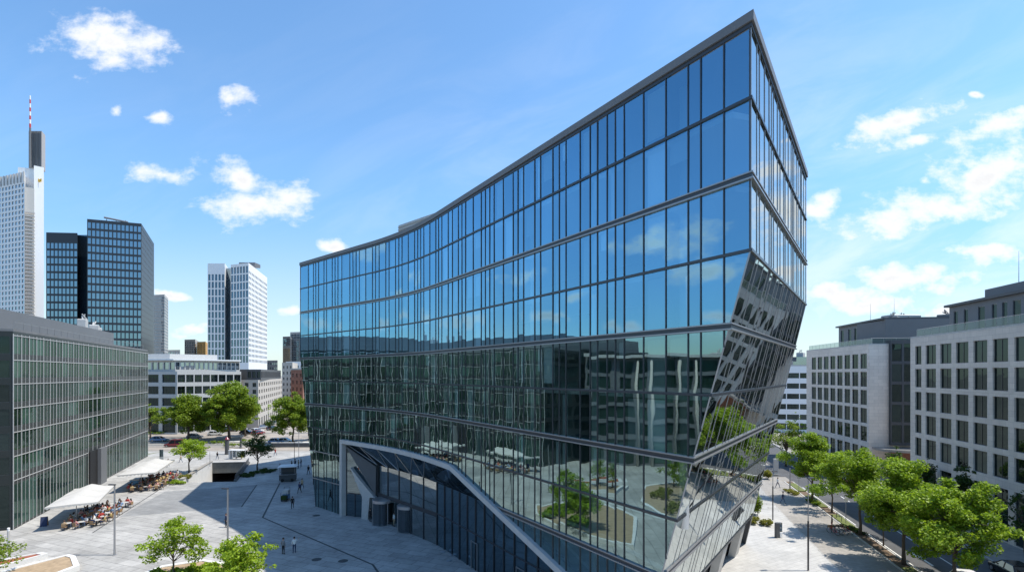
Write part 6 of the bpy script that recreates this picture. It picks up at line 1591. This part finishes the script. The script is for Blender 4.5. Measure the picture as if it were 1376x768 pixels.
# clouds behind the left shoulder, mirrored in the facade
left = [(.165, .245, .095, .038, 0), (.25, .104, .055, .016, 0), (.484, .20, .06, .022, 0), (.40, .112, .06, .016, 0), (.085, .178, .06, .028, 0), (.34, .155, .035, .012, 0), (.05, .085, .06, .016, 0), (-.25, .2, .14, .05, 0), (.6, .12, .08, .02, 0)]
nx_ = M('MULTIPLY', X, -1.0)
m2, s2_ = clouds(M('DIVIDE', Y, M('MAXIMUM', nx_, .01)), M('DIVIDE', Z, M('MAXIMUM', nx_, .01)), M('SUBTRACT', nx_, M('MULTIPLY', M('GREATER_THAN', Y, M('MULTIPLY', nx_, 1.0)), 5.0)), left, 3.7)
veil = None
uu, vv = M('DIVIDE', X, M('MAXIMUM', Y, .01)), M('DIVIDE', Z, M('MAXIMUM', Y, .01))
cbv = N.new('ShaderNodeCombineXYZ'); L.new(uu, cbv.inputs[0]); L.new(M('MULTIPLY', M('SUBTRACT', vv, M('MULTIPLY', uu, .35)), 3.0), cbv.inputs[1])
nv = N.new('ShaderNodeTexNoise'); nv.inputs['Scale'].default_value = 2.6; nv.inputs['Detail'].default_value = 7; nv.inputs['Roughness'].default_value = .6; nv.inputs['Distortion'].default_value = .6; L.new(cbv.outputs[0], nv.inputs['Vector'])
def smap(x, a, b, lo=0.0, hi=1.0):
    n = N.new('ShaderNodeMapRange'); n.interpolation_type = 'SMOOTHSTEP'; n.inputs[1].default_value = a; n.inputs[2].default_value = b; n.inputs[3].default_value = lo; n.inputs[4].default_value = hi; L.new(x, n.inputs[0]); return n.outputs[0]
veil = M('MULTIPLY', M('MULTIPLY', smap(nv.outputs['Fac'], .38, .72), smap(uu, -.5, .7, .10, .50)), M('MULTIPLY', M('GREATER_THAN', Y, .05), smap(vv, .05, .75, 1.0, .15)))
veil = M('MAXIMUM', veil, M('MULTIPLY', smap(vv, 0.0, .34, .40, 0.0), M('GREATER_THAN', Y, .05)))
rt = N.new('ShaderNodeMix'); rt.data_type = 'RGBA'; L.new(M('MAXIMUM', M('MAXIMUM', m1, m2), veil), rt.inputs[0])
dk = N.new('ShaderNodeVectorMath'); dk.operation = 'SCALE'; tn = VM('MULTIPLY', sky.outputs[0], (.70, .935, 1.05)); L.new(tn.outputs[0], dk.inputs[0]); L.new(smap(Z, .0, .38, .60, .97), dk.inputs['Scale']); L.new(dk.outputs[0], rt.inputs[6])

cv = N.new('ShaderNodeVectorMath'); cv.operation = 'SCALE'; cv.inputs[0].default_value = (CLOUD, CLOUD * 1.0, CLOUD * 1.02) if False else (4.7, 4.75, 4.85); L.new(M('MINIMUM', s1_, s2_), cv.inputs['Scale']); L.new(cv.outputs[0], rt.inputs[7])
L.new(rt.outputs[2], bg.inputs[0]); bg.inputs[1].default_value = .15
sl = bpy.data.lights.new('sun', 'SUN'); sl.energy = 3.4; sl.angle = R(.53); sl.color = (1.0, .935, .83); so = bpy.data.objects.new('sun', sl); col.objects.link(so); so.rotation_euler = (0, R(90 - SUN_EL), 0); so.location = (60, 0, 120)
cd = bpy.data.cameras.new('camera'); cam = bpy.data.objects.new('camera', cd); col.objects.link(cam); cam.location = (0, 0, EYE); cam.rotation_euler = (R(90), 0, 0)
cd.sensor_width = 36; cd.sensor_fit = 'HORIZONTAL'; cd.lens = 36 * F; cd.shift_y = (502 - 384) / 1376.0; cd.clip_start = .5; cd.clip_end = 6000; scene.camera = cam
vs_ = scene.view_settings; vs_.view_transform = 'Standard'; vs_.look = 'None'; vs_.gamma = 1; vs_.use_curve_mapping = False; vs_.exposure = 0.74
cy = scene.cycles
scene.render.engine = 'CYCLES'; cy.max_bounces = 9; cy.diffuse_bounces = 3; cy.glossy_bounces = 5; cy.transmission_bounces = 4; cy.transparent_max_bounces = 10
cy.use_denoising = True; cy.caustics_reflective = False; cy.caustics_refractive = False; cy.sample_clamp_indirect = 6
scene.render.film_transparent = False
